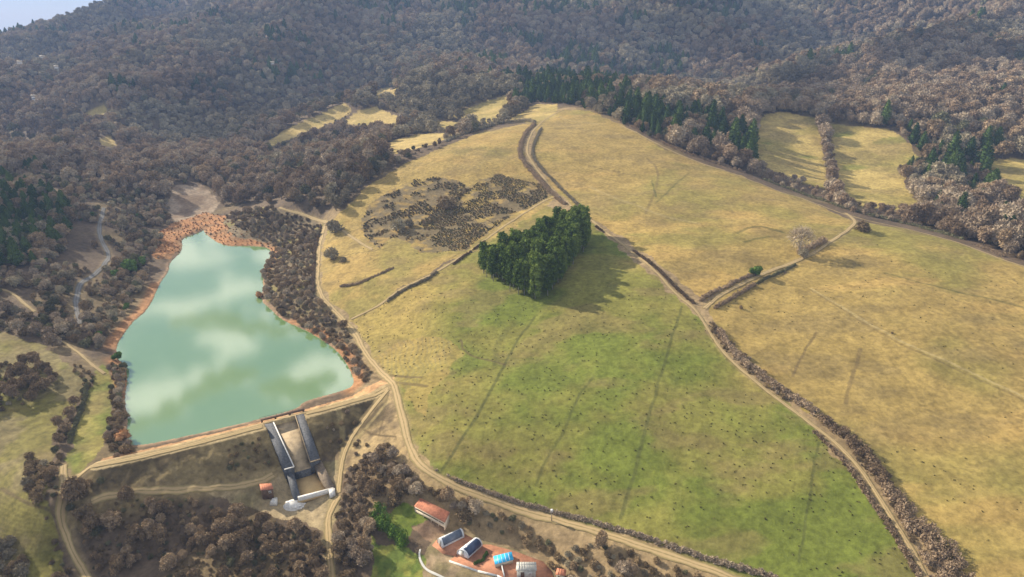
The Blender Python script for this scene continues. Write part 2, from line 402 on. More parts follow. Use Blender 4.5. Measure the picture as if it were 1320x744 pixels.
class MB:
    def __init__(s): s.V = []; s.F = {}; s.n = 0
    def add(s, V, F):
        V = np.asarray(V, float).reshape(-1, 3)
        for f in F: s.F.setdefault(len(f), []).append([i + s.n for i in f])
        s.V.append(V); s.n += len(V)
    def prism(s, base, top):
        """base, top: lists of equal length of (x,y,z)"""
        n = len(base); V = list(base) + list(top)
        F = [tuple(range(n - 1, -1, -1)), tuple(range(n, 2 * n))] + [(i, (i + 1) % n, n + (i + 1) % n, n + i) for i in range(n)]
        s.add(V, F)
    def box(s, c, d, rz=0):
        cx, cy, cz = c; dx, dy, dz = d; co, si = math.cos(rz), math.sin(rz)
        q = [(-dx/2,-dy/2),(dx/2,-dy/2),(dx/2,dy/2),(-dx/2,dy/2)]
        q = [(cx + a * co - b * si, cy + a * si + b * co) for a, b in q]
        s.prism([(a, b, cz - dz/2) for a, b in q], [(a, b, cz + dz/2) for a, b in q])
    def tube(s, p, q, r0, r1, k=6):
        p = Vector(p); q = Vector(q); d = (q - p).normalized()
        a = d.orthogonal().normalized(); b = d.cross(a)
        A = [p + (a * math.cos(t) + b * math.sin(t)) * r0 for t in [2 * math.pi * i / k for i in range(k)]]
        B = [q + (a * math.cos(t) + b * math.sin(t)) * r1 for t in [2 * math.pi * i / k for i in range(k)]]
        s.prism([tuple(x) for x in A], [tuple(x) for x in B])
    def mesh(s, name, mat, smooth_=False):
        return mesh_np(name, np.vstack(s.V), [np.array(f) for f in s.F.values()], mat, smooth_=smooth_)
    def build(s, name, mat, parent=None, smooth_=False, **k):
        return link(name, s.mesh(name, mat, smooth_), parent, **k)

# ------------------------------------------------------------------ the ground
def ground_rings():
    r = [1.0]
    while r[-1] < 9000:
        q = r[-1]
        if q < 100: d = max(2, q * .12)
        elif q < 1650: d = min(max(.42, q * q / 105600 * .95), 5.5)
        else: d = q * .05
        r.append(q + d)
    return np.array(r)
RR = ground_rings()
th = np.concatenate([np.linspace(-math.pi, R(-48), 40)[:-1], np.linspace(R(-48), R(48), 1240), np.linspace(R(48), math.pi, 40)[1:-1]])
NT, NR = len(th), len(RR)
GX = (RR[:, None] * np.sin(th)[None]).ravel(); GY = (RR[:, None] * np.cos(th)[None]).ravel()
GZ = hfun(GX, GY)
print('height', len(GX), round(time.time() - T0, 1))

def paint(x, y, z):
    n = len(x); r = np.hypot(x, y)
    wx = x + (fbm(x, y, 6, 3, 41) - .5) * 5; wy = y + (fbm(x, y, 6, 3, 43) - .5) * 5
    n1 = fbm(x, y, 60, 4, 51); n2 = fbm(x, y, 14, 4, 53); n3 = fbm(x, y, 3.2, 3, 55); n4 = fbm(x, y, 25, 3, 57)
    C = np.array([.115, .082, .052])[None] * (.65 + .7 * n2[:, None]) + np.array([.045, .035, .008])[None] * sstep(.5, .7, n4)[:, None]
    def put(mask, c, w=None):
        w = mask.astype(float) if w is None else mask * w
        C[:] = C * (1 - w[:, None]) + np.asarray(c, float).reshape(-1, 3) * w[:, None]
    DRY = np.array([.29, .208, .066]); OLV = np.array([.2, .172, .045]); GRN = np.array([.115, .140, .022]); TAN = np.array([.36, .24, .078])
    d1 = np.minimum(dist_line(x, y, TR3[1][2], 14), dist_line(x, y, TR3[0][2], 14)); put(sstep(14, 9, d1), np.array([.25, .18, .095]) * (.75 + .5 * n3[:, None]))
    u, v = proj(x, y, z)
    def mixc(a, b, t): return a * (1 - t[:, None]) + b * t[:, None]
    ex = {}
    for k, poly in F3.items():
        m = inside(wx, wy, poly)
        if not m.any(): continue
        if k == 'green':
            g = sstep(.40, .62, n1 * .55 + n2 * .25 + n4 * .2 + .10 * sstep(330, 620, v) - .10 * sstep(260, 60, np.hypot(u - 700, (v - 520) * .8)) * -1 - .12 * sstep(560, 470, u))
            c = mixc(np.broadcast_to(OLV * 1.12, (n, 3)), GRN, g * .95)
            dd = sstep(.5, .66, fbm(x, y, 33, 4, 61)) * (1 - g * .6)
            c = mixc(c, DRY, dd * .75)
            tl = sstep(620, 520, u) * sstep(520, 420, v)
            c = mixc(c, TAN, tl * .6)
        elif k in ('upper',):
            g = sstep(.55, .7, n1 * .6 + n4 * .4)
            c = mixc(np.broadcast_to(DRY, (n, 3)), OLV, g * .7); c = mixc(c, TAN, sstep(.5, .65, n2) * .5)
        elif k == 'right':
            g = sstep(.5, .68, n1 * .6 + n4 * .4)
            c = mixc(np.broadcast_to(DRY * .98, (n, 3)), OLV, g * .75); c = mixc(c, TAN, sstep(.55, .7, fbm(x, y * 2.2, 40, 4, 63)) * .6)
        elif k == 'lower':
            g = sstep(.48, .66, n1 * .6 + n4 * .4 + .06 * sstep(560, 380, v))
            c = mixc(np.broadcast_to(DRY * .95, (n, 3)), OLV, g * .9)
            c = mixc(c, TAN, sstep(.55, .7, fbm(x * .5, y * 2, 30, 4, 65)) * .55)
        elif k in ('meadow',):
            c = mixc(np.broadcast_to(OLV * .85, (n, 3)), GRN, sstep(.45, .6, n4) * .45); c = mixc(c, np.array([.19, .15, .07]), sstep(.42, .58, n2) * .8)
        elif k == 'strip':
            c = mixc(np.broadcast_to(OLV * 1.2, (n, 3)), GRN, sstep(.4, .6, n2) * .8)
        elif k in ('far_left', 'far_mid', 'far_right'):
            c = mixc(np.broadcast_to(np.array([.38, .285, .095]), (n, 3)), OLV, sstep(.5, .68, n4) * .6); c = mixc(c, GRN, sstep(.66, .75, fbm(x, y * 3, 40, 3, 67)) * .7)
        else:
            c = mixc(np.broadcast_to(np.array([.38, .28, .10]), (n, 3)), OLV, sstep(.5, .7, n4) * .5)
        if k == 'meadow': c = c * (.9 + .16 * sstep(-.3, .6, np.sin((z * 1.0 + n2 * 2.2 + y * .06) * 9)))[:, None]
        c = mixc(c, np.array([.19, .14, .055]), sstep(.52, .68, fbm(x * .8, y * 1.5, 16, 4, 69)) * .5 * (r < 600))
        c = c * (.86 + .28 * n3[:, None])
        put(m, c)
    # rank grass and bracken on the banks
    m = inside(wx, wy, RG['brack']); put(m, mixc(np.broadcast_to(TAN * .92, (n, 3)), np.array([.24, .17, .085]), sstep(-.1, .8, np.sin((z + n2 * 3.5 + x * .12) * 8.5)) * sstep(.4, .6, n4)), .4)
    # bank between dam, track and scrub: tan rough grass
    m = inside(wx, wy, BANK_LOW) ; put(m, mixc(np.broadcast_to(np.array([.34, .245, .12]), (n, 3)), np.array([.13, .095, .055]), sstep(.48, .62, n2 * .5 + n3 * .5) * .85))
    m = inside(wx, wy, RG['heath_a']) | inside(wx, wy, RG['heath_b'])
    put(m * sstep(.36, .46, n4 * .4 + n2 * .3 + n3 * .3), mixc(np.broadcast_to(TAN * .75, (n, 3)), np.array([.13, .10, .055]), sstep(.34, .52, n3 * .6 + n2 * .4)), .9)
    m = inside(wx, wy, RG['mud']); put(m, mixc(np.broadcast_to(np.array([.30, .23, .16]), (n, 3)), np.array([.20, .14, .09]), sstep(.42, .6, n2)))
    m = inside(wx, wy, RG['red']); put(m, mixc(np.broadcast_to(np.array([.37, .18, .075]), (n, 3)), np.array([.25, .14, .065]), sstep(.4, .7, n3)))
    m = inside(wx, wy, RG['bank']); put(m, mixc(np.broadcast_to(np.array([.17, .13, .075]), (n, 3)), OLV, sstep(.55, .7, n2) * .7))
    m = inside(wx, wy, FOOT); put(m, mixc(np.broadcast_to(np.array([.33, .255, .145]), (n, 3)), np.array([.18, .15, .07]), sstep(.4, .62, n2) * .8))
    for pl, ca, cb in LAWNS: 
        m = inside(wx, wy, pl); put(m, mixc(np.broadcast_to(np.array(ca), (n, 3)), np.array(cb), sstep(.35, .65, n3)))
    # lake rim and dam faces
    d = dist_line(x, y, LAKE, 12); ins = inside(x, y, LAKE)
    rim = (~ins) * (1 - sstep(.6, 2.2, d + (n3 - .5) * 2)); put(rim, np.array([.30, .20, .12]) * (.7 + .6 * n3[:, None]), .8)
    rim = (~ins) * (1 - sstep(2.5, 6, d)) * sstep(.5, .62, n4) * (y > 200); put(rim, np.array([.34, .165, .07]) * (.7 + .6 * n3[:, None]), .8)
    put(ins, [.16, .17, .11])
    dc = dist_line(x, y, CREST, 30); yc = np.interp(x, CREST[:, 0], CREST[:, 1]); xs = (x > CREST[0, 0] - 3) & (x < CREST[-1, 0] + 2)
    face = (y < yc) & xs & (dc < 20) & (dc > 2.0)
    put(face, mixc(np.broadcast_to(np.array([.20, .15, .07]), (n, 3)), np.array([.095, .07, .035]), sstep(.42, .6, n2 * .6 + n3 * .4)) , sstep(21, 15, dc + n2 * 4) * sstep(1.6, 3, dc + n3))
    up = (y >= yc) & xs & (dc < 7) & (dc > 1.2); put(up, np.array([.46, .27, .13]) * (.75 + .5 * n3[:, None]))
    put((dc <= 2.3) & xs, np.array([.38, .29, .15]) * (.8 + .4 * n3[:, None]), .9)
    # lines across the fields
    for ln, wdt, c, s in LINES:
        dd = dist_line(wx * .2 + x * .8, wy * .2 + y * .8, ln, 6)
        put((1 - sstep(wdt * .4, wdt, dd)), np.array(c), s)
    for nme, lb, ln, wdt in TR3:
        dd = dist_line(wx * .3 + x * .7, wy * .3 + y * .7, ln, 10)
        put((1 - sstep(wdt * .45, wdt * 1.25, dd)) * (dd < 10), np.array([.27, .20, .10]) * (.8 + .4 * n3[:, None]), .5)
    # far hills beyond
    return C

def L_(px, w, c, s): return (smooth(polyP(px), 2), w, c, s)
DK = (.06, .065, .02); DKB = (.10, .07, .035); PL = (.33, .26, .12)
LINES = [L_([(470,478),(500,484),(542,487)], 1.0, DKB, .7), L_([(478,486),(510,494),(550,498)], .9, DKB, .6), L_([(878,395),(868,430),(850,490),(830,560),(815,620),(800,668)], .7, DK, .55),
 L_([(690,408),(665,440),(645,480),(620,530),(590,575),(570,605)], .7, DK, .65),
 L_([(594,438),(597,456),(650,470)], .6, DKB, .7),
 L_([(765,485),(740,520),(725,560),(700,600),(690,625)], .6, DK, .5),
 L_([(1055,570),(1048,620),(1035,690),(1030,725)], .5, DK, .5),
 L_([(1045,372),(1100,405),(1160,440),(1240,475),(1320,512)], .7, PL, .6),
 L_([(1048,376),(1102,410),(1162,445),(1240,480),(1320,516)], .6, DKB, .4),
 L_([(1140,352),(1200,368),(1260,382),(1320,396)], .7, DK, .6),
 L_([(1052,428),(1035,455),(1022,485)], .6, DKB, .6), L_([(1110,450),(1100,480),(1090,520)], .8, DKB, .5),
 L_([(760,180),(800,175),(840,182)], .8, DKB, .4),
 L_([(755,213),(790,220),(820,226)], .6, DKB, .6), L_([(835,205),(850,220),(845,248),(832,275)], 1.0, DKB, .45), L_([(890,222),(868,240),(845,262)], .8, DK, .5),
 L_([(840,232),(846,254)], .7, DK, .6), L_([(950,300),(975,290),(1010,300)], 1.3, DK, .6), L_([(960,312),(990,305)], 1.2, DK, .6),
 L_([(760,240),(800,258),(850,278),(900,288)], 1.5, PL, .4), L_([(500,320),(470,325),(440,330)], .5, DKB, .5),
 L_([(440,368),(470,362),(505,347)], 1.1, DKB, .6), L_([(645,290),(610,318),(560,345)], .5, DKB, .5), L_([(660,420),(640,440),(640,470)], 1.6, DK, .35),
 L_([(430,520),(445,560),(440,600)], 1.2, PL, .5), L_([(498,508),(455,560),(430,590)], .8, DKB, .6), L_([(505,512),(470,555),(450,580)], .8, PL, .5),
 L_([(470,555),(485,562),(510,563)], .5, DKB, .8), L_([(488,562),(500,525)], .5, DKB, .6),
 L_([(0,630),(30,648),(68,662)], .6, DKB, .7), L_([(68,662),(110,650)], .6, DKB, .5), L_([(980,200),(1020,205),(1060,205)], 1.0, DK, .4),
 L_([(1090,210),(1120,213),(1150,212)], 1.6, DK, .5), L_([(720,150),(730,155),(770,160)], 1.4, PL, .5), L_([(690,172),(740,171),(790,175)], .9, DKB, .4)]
BANK_LOW = polyP([(478,480),(500,490),(515,515),(530,580),(560,612),(600,632),(640,650),(600,655),(560,632),(520,600),(480,580),(450,610),(430,600),(415,560),(440,530),(500,505)])
FOOT = polyP([(118,652),(150,632),(220,628),(300,622),(350,606),(370,610),(440,595),(445,620),(432,660),(425,900),(415,690),(390,676),(330,662),(290,638),(220,640),(150,650),(110,672)])
LAWNS = [(polyP([(500,662),(512,648),(532,645),(550,660),(552,668),(533,678),(528,700),(515,690)]), (.11,.15,.022), (.16,.19,.03)),
 (polyP([(482,690),(520,704),(545,712),(560,730),(600,742),(640,760),(640,860),(480,860)]), (.22,.22,.045), (.12,.16,.03)),
 (polyP([(532,680),(552,668),(570,674),(575,684),(552,698),(542,692)]), (.27,.18,.11), (.17,.11,.07)),
 (polyP([(553,697),(575,684),(600,684),(640,700),(690,720),(706,735),(700,780),(560,760),(545,715)]), (.30,.22,.13), (.2,.16,.08))]
GC = paint(GX, GY, GZ)
print('painted', round(time.time() - T0, 1))
i = np.arange(NR - 1)[:, None] * NT; j = np.arange(NT)[None]; j2 = (j + 1) % NT
Q = np.stack([i + j, i + j2, i + NT + j2, i + NT + j], -1).reshape(-1, 4)[:, ::-1]
cap = np.arange(NT)[::-1][None]
gm, nt, b = newmat('ground_cover'); N = nt.nodes; Lk = nt.links
at = N.new('ShaderNodeAttribute'); at.attribute_name = 'Cover'
geo = N.new('ShaderNodeNewGeometry')
nz = N.new('ShaderNodeTexNoise'); nz.inputs['Scale'].default_value = .55; nz.inputs['Detail'].default_value = 9; nz.inputs['Roughness'].default_value = .7
nz2 = N.new('ShaderNodeTexNoise'); nz2.inputs['Scale'].default_value = .09; nz2.inputs['Detail'].default_value = 8; nz2.inputs['Roughness'].default_value = .65; nz2.inputs['Distortion'].default_value = .6
for q in (nz, nz2): Lk.new(geo.outputs['Position'], q.inputs['Vector'])
mr = N.new('ShaderNodeMapRange'); mr.inputs[1].default_value = .3; mr.inputs[2].default_value = .7; mr.inputs[3].default_value = .58; mr.inputs[4].default_value = 1.36
mr2 = N.new('ShaderNodeMapRange'); mr2.inputs[1].default_value = .3; mr2.inputs[2].default_value = .7; mr2.inputs[3].default_value = .78; mr2.inputs[4].default_value = 1.22
Lk.new(nz.outputs['Fac'], mr.inputs[0]); Lk.new(nz2.outputs['Fac'], mr2.inputs[0])
mm = N.new('ShaderNodeMath'); mm.operation = 'MULTIPLY'; Lk.new(mr.outputs[0], mm.inputs[0]); Lk.new(mr2.outputs[0], mm.inputs[1])
vm = N.new('ShaderNodeVectorMath'); vm.operation = 'SCALE'; Lk.new(at.outputs['Color'], vm.inputs[0]); Lk.new(mm.outputs[0], vm.inputs['Scale'])
Lk.new(vm.outputs[0], b.inputs['Base Color'])
bp = N.new('ShaderNodeBump'); bp.inputs['Strength'].default_value = .55; bp.inputs['Distance'].default_value = .5
Lk.new(nz.outputs['Fac'], bp.inputs['Height']); Lk.new(bp.outputs['Normal'], b.inputs['Normal'])
me = mesh_np('ground', np.stack([GX, GY, GZ], 1), [Q, cap], gm, smooth_=True)
ca = me.color_attributes.new('Cover', 'FLOAT_COLOR', 'POINT')
ca.data.foreach_set('color', np.hstack([GC, np.ones((len(GC), 1))]).astype(np.float32).ravel())
ground = link('ground', me); tag(ground, kind='structure', label='rolling grass fields and wooded hillsides around a small lake')
print('ground built', round(time.time() - T0, 1))

def gz(x, y): return float(hfun(np.array([float(x)]), np.array([float(y)]))[0])
def gp(u, v, dz=0):
    p = P([(u, v)])[0]; return (float(p[0]), float(p[1]), float(p[2]) + dz)

# ------------------------------------------------------------------ lake
wm, nt, b = newmat('lake_water'); N = nt.nodes; Lk = nt.links
b.inputs['Roughness'].default_value = .06; b.inputs['Specular IOR Level'].default_value = .5; b.inputs['IOR'].default_value = 2.7
geo = N.new('ShaderNodeNewGeometry'); nz = N.new('ShaderNodeTexNoise'); nz.inputs['Scale'].default_value = .02; nz.inputs['Detail'].default_value = 3
Lk.new(geo.outputs['Position'], nz.inputs['Vector']); r = N.new('ShaderNodeValToRGB'); e = r.color_ramp.elements
e[0].position = .3; e[1].position = .7; e[0].color = (.13, .225, .085, 1); e[1].color = (.17, .265, .115, 1)
Lk.new(nz.outputs['Fac'], r.inputs['Fac']); Lk.new(r.outputs['Color'], b.inputs['Base Color'])
bp = N.new('ShaderNodeBump'); bp.inputs['Strength'].default_value = .04; bp.inputs['Distance'].default_value = .1
n2 = N.new('ShaderNodeTexNoise'); n2.inputs['Scale'].default_value = 1.2; n2.inputs['Detail'].default_value = 3
Lk.new(geo.outputs['Position'], n2.inputs['Vector']); Lk.new(n2.outputs['Fac'], bp.inputs['Height']); Lk.new(bp.outputs['Normal'], b.inputs['Normal'])
poly = LAKE[:-1]; c0 = poly.mean(0)
dirn = np.roll(poly, -1, 0) - np.roll(poly, 1, 0); nrm = np.stack([dirn[:, 1], -dirn[:, 0]], 1); nrm /= np.linalg.norm(nrm, axis=1)[:, None] + 1e-9
area = .5 * np.sum(poly[:, 0] * np.roll(poly[:, 1], -1) - np.roll(poly[:, 0], -1) * poly[:, 1])
poly = poly + nrm * (.5 if area > 0 else -.5)
V = np.hstack([poly, np.zeros((len(poly), 1))])
if area < 0: V = V[::-1]
lake = link('lake_water', mesh_np('lake_water', V, [np.arange(len(V))[None]], wm)); tag(lake, 'calm turquoise lake held by an earth dam', kind='structure')

# ------------------------------------------------------------------ tracks
def mat_track(name, c, verge):
    m, nt, b = newmat(name); N = nt.nodes; L = nt.links
    uvn = N.new('ShaderNodeAttribute'); uvn.attribute_name = 'Across'
    geo = N.new('ShaderNodeNewGeometry'); n = N.new('ShaderNodeTexNoise'); n.inputs['Scale'].default_value = .9; n.inputs['Detail'].default_value = 7
    L.new(geo.outputs['Position'], n.inputs['Vector'])
    ad = N.new('ShaderNodeMath'); ad.operation = 'MULTIPLY_ADD'; ad.inputs[1].default_value = .35; L.new(n.outputs['Fac'], ad.inputs[0]); L.new(uvn.outputs['Fac'], ad.inputs[2])
    r = N.new('ShaderNodeValToRGB'); e = r.color_ramp.elements
    e[0].position = .22; e[0].color = (*verge, 1); e[1].position = .36; e[1].color = (*c, 1)
    q = e.new(.72); q.color = (*c, 1); q = e.new(.98); q.color = (*verge, 1)
    L.new(ad.outputs[0], r.inputs['Fac']); L.new(r.outputs['Color'], b.inputs['Base Color'])
    return m
M['track'] = mat_track('dirt', (.37, .27, .14), (.23, .18, .08))
M['tar'] = mat_track('worn_tar', (.17, .165, .16), (.13, .12, .10))
M['white_path'] = mat_track('pale_concrete_path', (.62, .6, .54), (.5, .48, .42))
def ribbon(name, line, w, mat, dz=.2, kind='structure', label=None, closed=False):
    d = np.cumsum(np.r_[0, np.hypot(*np.diff(line, axis=0).T)]); n = max(4, int(d[-1] / .9))
    s = np.linspace(0, d[-1], n); x = np.interp(s, d, line[:, 0]); y = np.interp(s, d, line[:, 1])
    tx = np.gradient(x); ty = np.gradient(y); l = np.hypot(tx, ty) + 1e-9; nx, ny = -ty / l, tx / l
    prof = np.linspace(-1, 1, 7); V = []; A = []
    ww = w / 2 * (.55 + .9 * fbm(s, s * 0 + len(label or ''), 4, 4, 71, .8))
    wob = (fbm(s, s * 0 + 5, 9, 2, 73) - .5) * w * .3
    for p in prof:
        px = x + nx * (p * ww + wob); py = y + ny * (p * ww + wob)
        V.append(np.stack([px, py, hfun(px, py) + dz - .06 * abs(p)], 1)); A.append(np.full(n, abs(p)))
    V = np.stack(V, 1).reshape(-1, 3); A = np.stack(A, 1).ravel()
    a = np.arange(n - 1)[:, None] * 7 + np.arange(6)[None]; F = np.stack([a, a + 7, a + 8, a + 1], -1).reshape(-1, 4)
    me = mesh_np(name, V, [F], mat, smooth_=True)
    at = me.attributes.new('Across', 'FLOAT', 'POINT'); at.data.foreach_set('value', A.astype(np.float32))
    o = link(name, me); tag(o, label, kind=kind); return o
for nme, lb, ln, wdt in TR3:
    ribbon(nme, ln, wdt, M['tar'] if nme == 'road' else (M['white_path'] if wdt < 1 else M['track']), label=lb)
print('tracks', round(time.time() - T0, 1))

# ------------------------------------------------------------------ plants
def ico(sub=1):
    t = (1 + 5 ** .5) / 2
    V = [(-1,t,0),(1,t,0),(-1,-t,0),(1,-t,0),(0,-1,t),(0,1,t),(0,-1,-t),(0,1,-t),(t,0,-1),(t,0,1),(-t,0,-1),(-t,0,1)]
    F = [(0,11,5),(0,5,1),(0,1,7),(0,7,10),(0,10,11),(1,5,9),(5,11,4),(11,10,2),(10,7,6),(7,1,8),(3,9,4),(3,4,2),(3,2,6),(3,6,8),(3,8,9),(4,9,5),(2,4,11),(6,2,10),(8,6,7),(9,8,1)]
    V = [np.array(v) / np.linalg.norm(v) for v in V]
    for _ in range(sub):
        c = {}; G = []
        def mid(a, b):
            k = (min(a, b), max(a, b))
            if k not in c:
                m = V[a] + V[b]; V.append(m / np.linalg.norm(m)); c[k] = len(V) - 1
            return c[k]
        for a, b, d in F:
            e, f, g = mid(a, b), mid(b, d), mid(d, a); G += [(a, e, g), (b, f, e), (d, g, f), (e, f, g)]
        F = G
    return np.array(V), np.array(F)
IV, IF = ico(1)

def crown_mesh(name, mat, seed, lobes, nsl, ln, wd, core=.8, up=.35, spread=.7):
    """lobes: (x,y,z,rx,rz). Twig slivers stand on every lobe round a rough inner body."""
    g = np.random.default_rng(seed); V = []; F = []; n = 0
    lobes = np.array(lobes, float)
    for l in lobes:
        k = core * (1 + (g.random(len(IV)) - .5) * .38)
        v = IV * k[:, None] * np.array([l[3], l[3], l[4]]) + l[:3]
        V.append(v); F.append(IF + n); n += len(v)
    wgt = lobes[:, 3] ** 2; wgt /= wgt.sum()
    li = g.choice(len(lobes), nsl, p=wgt)
    d = g.normal(size=(nsl, 3)); d[:, 2] += up; d /= np.linalg.norm(d, axis=1)[:, None]
    L = lobes[li]
    p = L[:, :3] + d * np.stack([L[:, 3], L[:, 3], L[:, 4]], 1) * (.72 + .3 * g.random((nsl, 1)))
    keep = np.ones(nsl, bool)
    for q in range(len(lobes)):
        r = (p - lobes[q, :3]) / np.array([lobes[q, 3], lobes[q, 3], lobes[q, 4]])
        keep &= ~(((r ** 2).sum(1) < .55) & (li != q))
    p = p[keep]; d = d[keep]; m = len(p)
    t = d + g.normal(size=(m, 3)) * spread; t /= np.linalg.norm(t, axis=1)[:, None]
    s = np.cross(t, g.normal(size=(m, 3))); s /= np.linalg.norm(s, axis=1)[:, None]
    l = ln * (.5 + g.random((m, 1))); w = wd * (.6 + .8 * g.random((m, 1)))
    tri = np.stack([p - s * w * .5 - t * l * .3, p + s * w * .5 - t * l * .3, p + s * w * .35 + t * l * .6, p - s * w * .2 + t * l * .7], 1).reshape(-1, 3)
    V.append(tri); F2 = np.arange(m * 4).reshape(-1, 4) + n
    return mesh_np(name, np.vstack(V), [np.vstack(F), F2], mat)

def bare_lobes(seed, Rr, H, z0, n=7, tall=1.0):
    g = np.random.default_rng(seed); o = []
    for i in range(n):
        a = g.random() * 6.28; q = Rr * .62 * math.sqrt(g.random()); t = g.random()
        r = Rr * (.36 + .2 * g.random())
        o.append((q * math.cos(a), q * math.sin(a), z0 + (H - z0 - r) * (.25 + .7 * t) * (1 - .35 * (q / Rr) ** 2), r, r * (.85 + .3 * g.random()) * tall))
    o.append((0, 0, z0 + (H - z0) * .45, Rr * .62, (H - z0) * .42))
    return o

def trunk_mesh(name, seed, H, r, z0, limbs=4, mat=None):
    g = np.random.default_rng(seed); mb = MB()
    k = (g.random(2) - .5) * .06 * H
    mb.tube((0, 0, -.4), (k[0], k[1], H * .45), r, r * .6)
    mb.tube((k[0], k[1], H * .45), (k[0] * 1.5, k[1] * 1.5, H * .85), r * .6, r * .15, 5)
    for i in range(limbs):
        a = g.random() * 6.28; z = z0 * .7 + (H * .5 - z0 * .7) * g.random(); l = H * .3 * (.7 + .5 * g.random())
        mb.tube((k[0] * z / H * 2, k[1] * z / H * 2, z), (math.cos(a) * l * .7, math.sin(a) * l * .7, z + l * .8), r * .4, r * .1, 4)
    return mb.mesh(name, mat or M['bark'])

def conifer_crown(name, mat, seed, H, z0, Rr, nsl=620, point=1.2):
    g = np.random.default_rng(seed); V = []; F = []
    def prof(t): return Rr * (.25 + .75 * np.minimum(1, t * 5)) * (1 - t ** point) ** .75 + .08
    # inner body: rings
    K = 9; rings = 7; n = 0; vv = []
    for i in range(rings):
        t = i / (rings - 1); rad = prof(np.array(t)) * .66 * (1 + (g.random(K) - .5) * .3)
        for k in range(K):
            a = 2 * math.pi * k / K; vv.append((rad[k] * math.cos(a), rad[k] * math.sin(a), z0 + (H - z0) * t * .97))
    V.append(np.array(vv))
    for i in range(rings - 1):
        for k in range(K): F.append((i * K + k, i * K + (k + 1) % K, (i + 1) * K + (k + 1) % K, (i + 1) * K + k))
    n = len(vv)
    t = g.random(nsl) ** 1.15; a = g.random(nsl) * 6.283
    lump = .72 + .5 * vnoise(a * 1.3 + 3 * seed, t * 7, seed)
    rad = prof(t) * lump * (.7 + .35 * g.random(nsl))
    p = np.stack([rad * np.cos(a), rad * np.sin(a), z0 + (H - z0) * t], 1)
    out = np.stack([np.cos(a), np.sin(a), np.full(nsl, .25)], 1) + g.normal(size=(nsl, 3)) * .4
    out /= np.linalg.norm(out, axis=1)[:, None]
    s = np.cross(out, g.normal(size=(nsl, 3))); s /= np.linalg.norm(s, axis=1)[:, None]
    l = (.55 + .7 * g.random((nsl, 1))) * (1.15 - .6 * t[:, None]); w = l * .55
    q = np.stack([p - s * w * .5 - out * l * .4, p + s * w * .5 - out * l * .4, p + s * w * .3 + out * l * .6, p - s * w * .3 + out * l * .65], 1).reshape(-1, 3)
    V.append(q); F2 = np.arange(nsl * 4).reshape(-1, 4) + n
    return mesh_np(name, np.vstack(V), [np.array(F), F2], mat)

def pine_lobes(seed, H, z0, Rr):
    g = np.random.default_rng(seed); o = []; z = z0
    while z < H - 1.2:
        t = (z - z0) / (H - z0); w = Rr * (1 - .45 * t ** 2.2); a0 = g.random() * 6.28
        for k in range(3):
            a = a0 + k * 2.1 + g.random() * .6; q = w * (.4 + .35 * g.random()); r = w * (.4 + .25 * g.random()); o.append((q * math.cos(a), q * math.sin(a), z + g.random() * 1.5, r, r * .95))
        z += 2.1
    o.append((g.random() - .5, g.random() - .5, H - 1.6, Rr * .5, 1.5))
    return o

PROTO = {}
def proto(key, kind, crown, trunk, look): PROTO.setdefault(key, []).append((kind, crown, trunk, look))
bm_ = [('bare_grey', 'grey'), ('bare_grey', 'grey'), ('bare_brown', 'brown'), ('bare_brown', 'brown'), ('bare_tan', 'pale tan'), ('bare_mauve', 'reddish'), ('mossy', 'mossy green-grey')]
for i, (m, look) in enumerate(bm_):
    H = 9 + (i % 3) * 1.2; Rr = 3.9 + (i * 37 % 5) * .25
    proto('bare', 'bare_tree', crown_mesh('crown', M[m], 100 + i, bare_lobes(100 + i, Rr, H, 2.0, 10), 1500, 1.0, .36, .54), trunk_mesh('trunk', i, H, .22, 2.0), look)
proto('bare', 'bare_tree', crown_mesh('crown', M['bare_tan'], 131, bare_lobes(131, 4.2, 10, 2.2, 12), 1500, 1.9, .13, .2, .5, .45), trunk_mesh('trunk', 33, 10, .3, 2.2, 9, M['palebark']), 'pale tan')
for i, (m, look) in enumerate([('scrub', 'brown'), ('scrub', 'brown'), ('bare_grey', 'grey'), ('bare_tan', 'pale tan'), ('mossy', 'mossy olive')]):
    proto('shrub', 'bush', crown_mesh('crown', M[m], 200 + i, bare_lobes(200 + i, 1.9, 2.8, .1, 7), 760, .6, .2, .52), trunk_mesh('stems', 20 + i, 2.3, .09, .2, 5), look)
for i in range(5):
    H = 17 + i * 1.0
    proto('conifer', 'conifer_tree', crown_mesh('crown', M['conifer'], 300 + i, pine_lobes(300 + i, H, 4.0 + (i % 3), 2.9 + .2 * i), 1700, .8, .42, .66, .6, .9), trunk_mesh('trunk', 40 + i, H, .26, 6, 0, M['palebark']), 'dark green')
for i in range(3):
    H = 11 + i * 1.5
    proto('fir', 'conifer_tree', conifer_crown('crown', M['fir'], 320 + i, H, 1.0, 3.0 + .3 * i, 760, 1.6), trunk_mesh('trunk', 50 + i, H, .22, 2, 0), 'dark green')
for i in range(2):
    proto('orange', 'rusty_bush', crown_mesh('crown', M['orange'], 400 + i, bare_lobes(400 + i, 1.8, 2.6, .1, 6), 420, .5, .16), trunk_mesh('stems', 60 + i, 2.2, .08, .2, 5), 'rust orange')
for i in range(2):
    proto('evergreen', 'evergreen_tree', crown_mesh('crown', M['hedge_green'], 420 + i, bare_lobes(420 + i, 3.2, 6.5, .6, 10), 900, .5, .34, .85), trunk_mesh('trunk', 70 + i, 6, .2, 1, 4), 'green')
print('protos', round(time.time() - T0, 1))

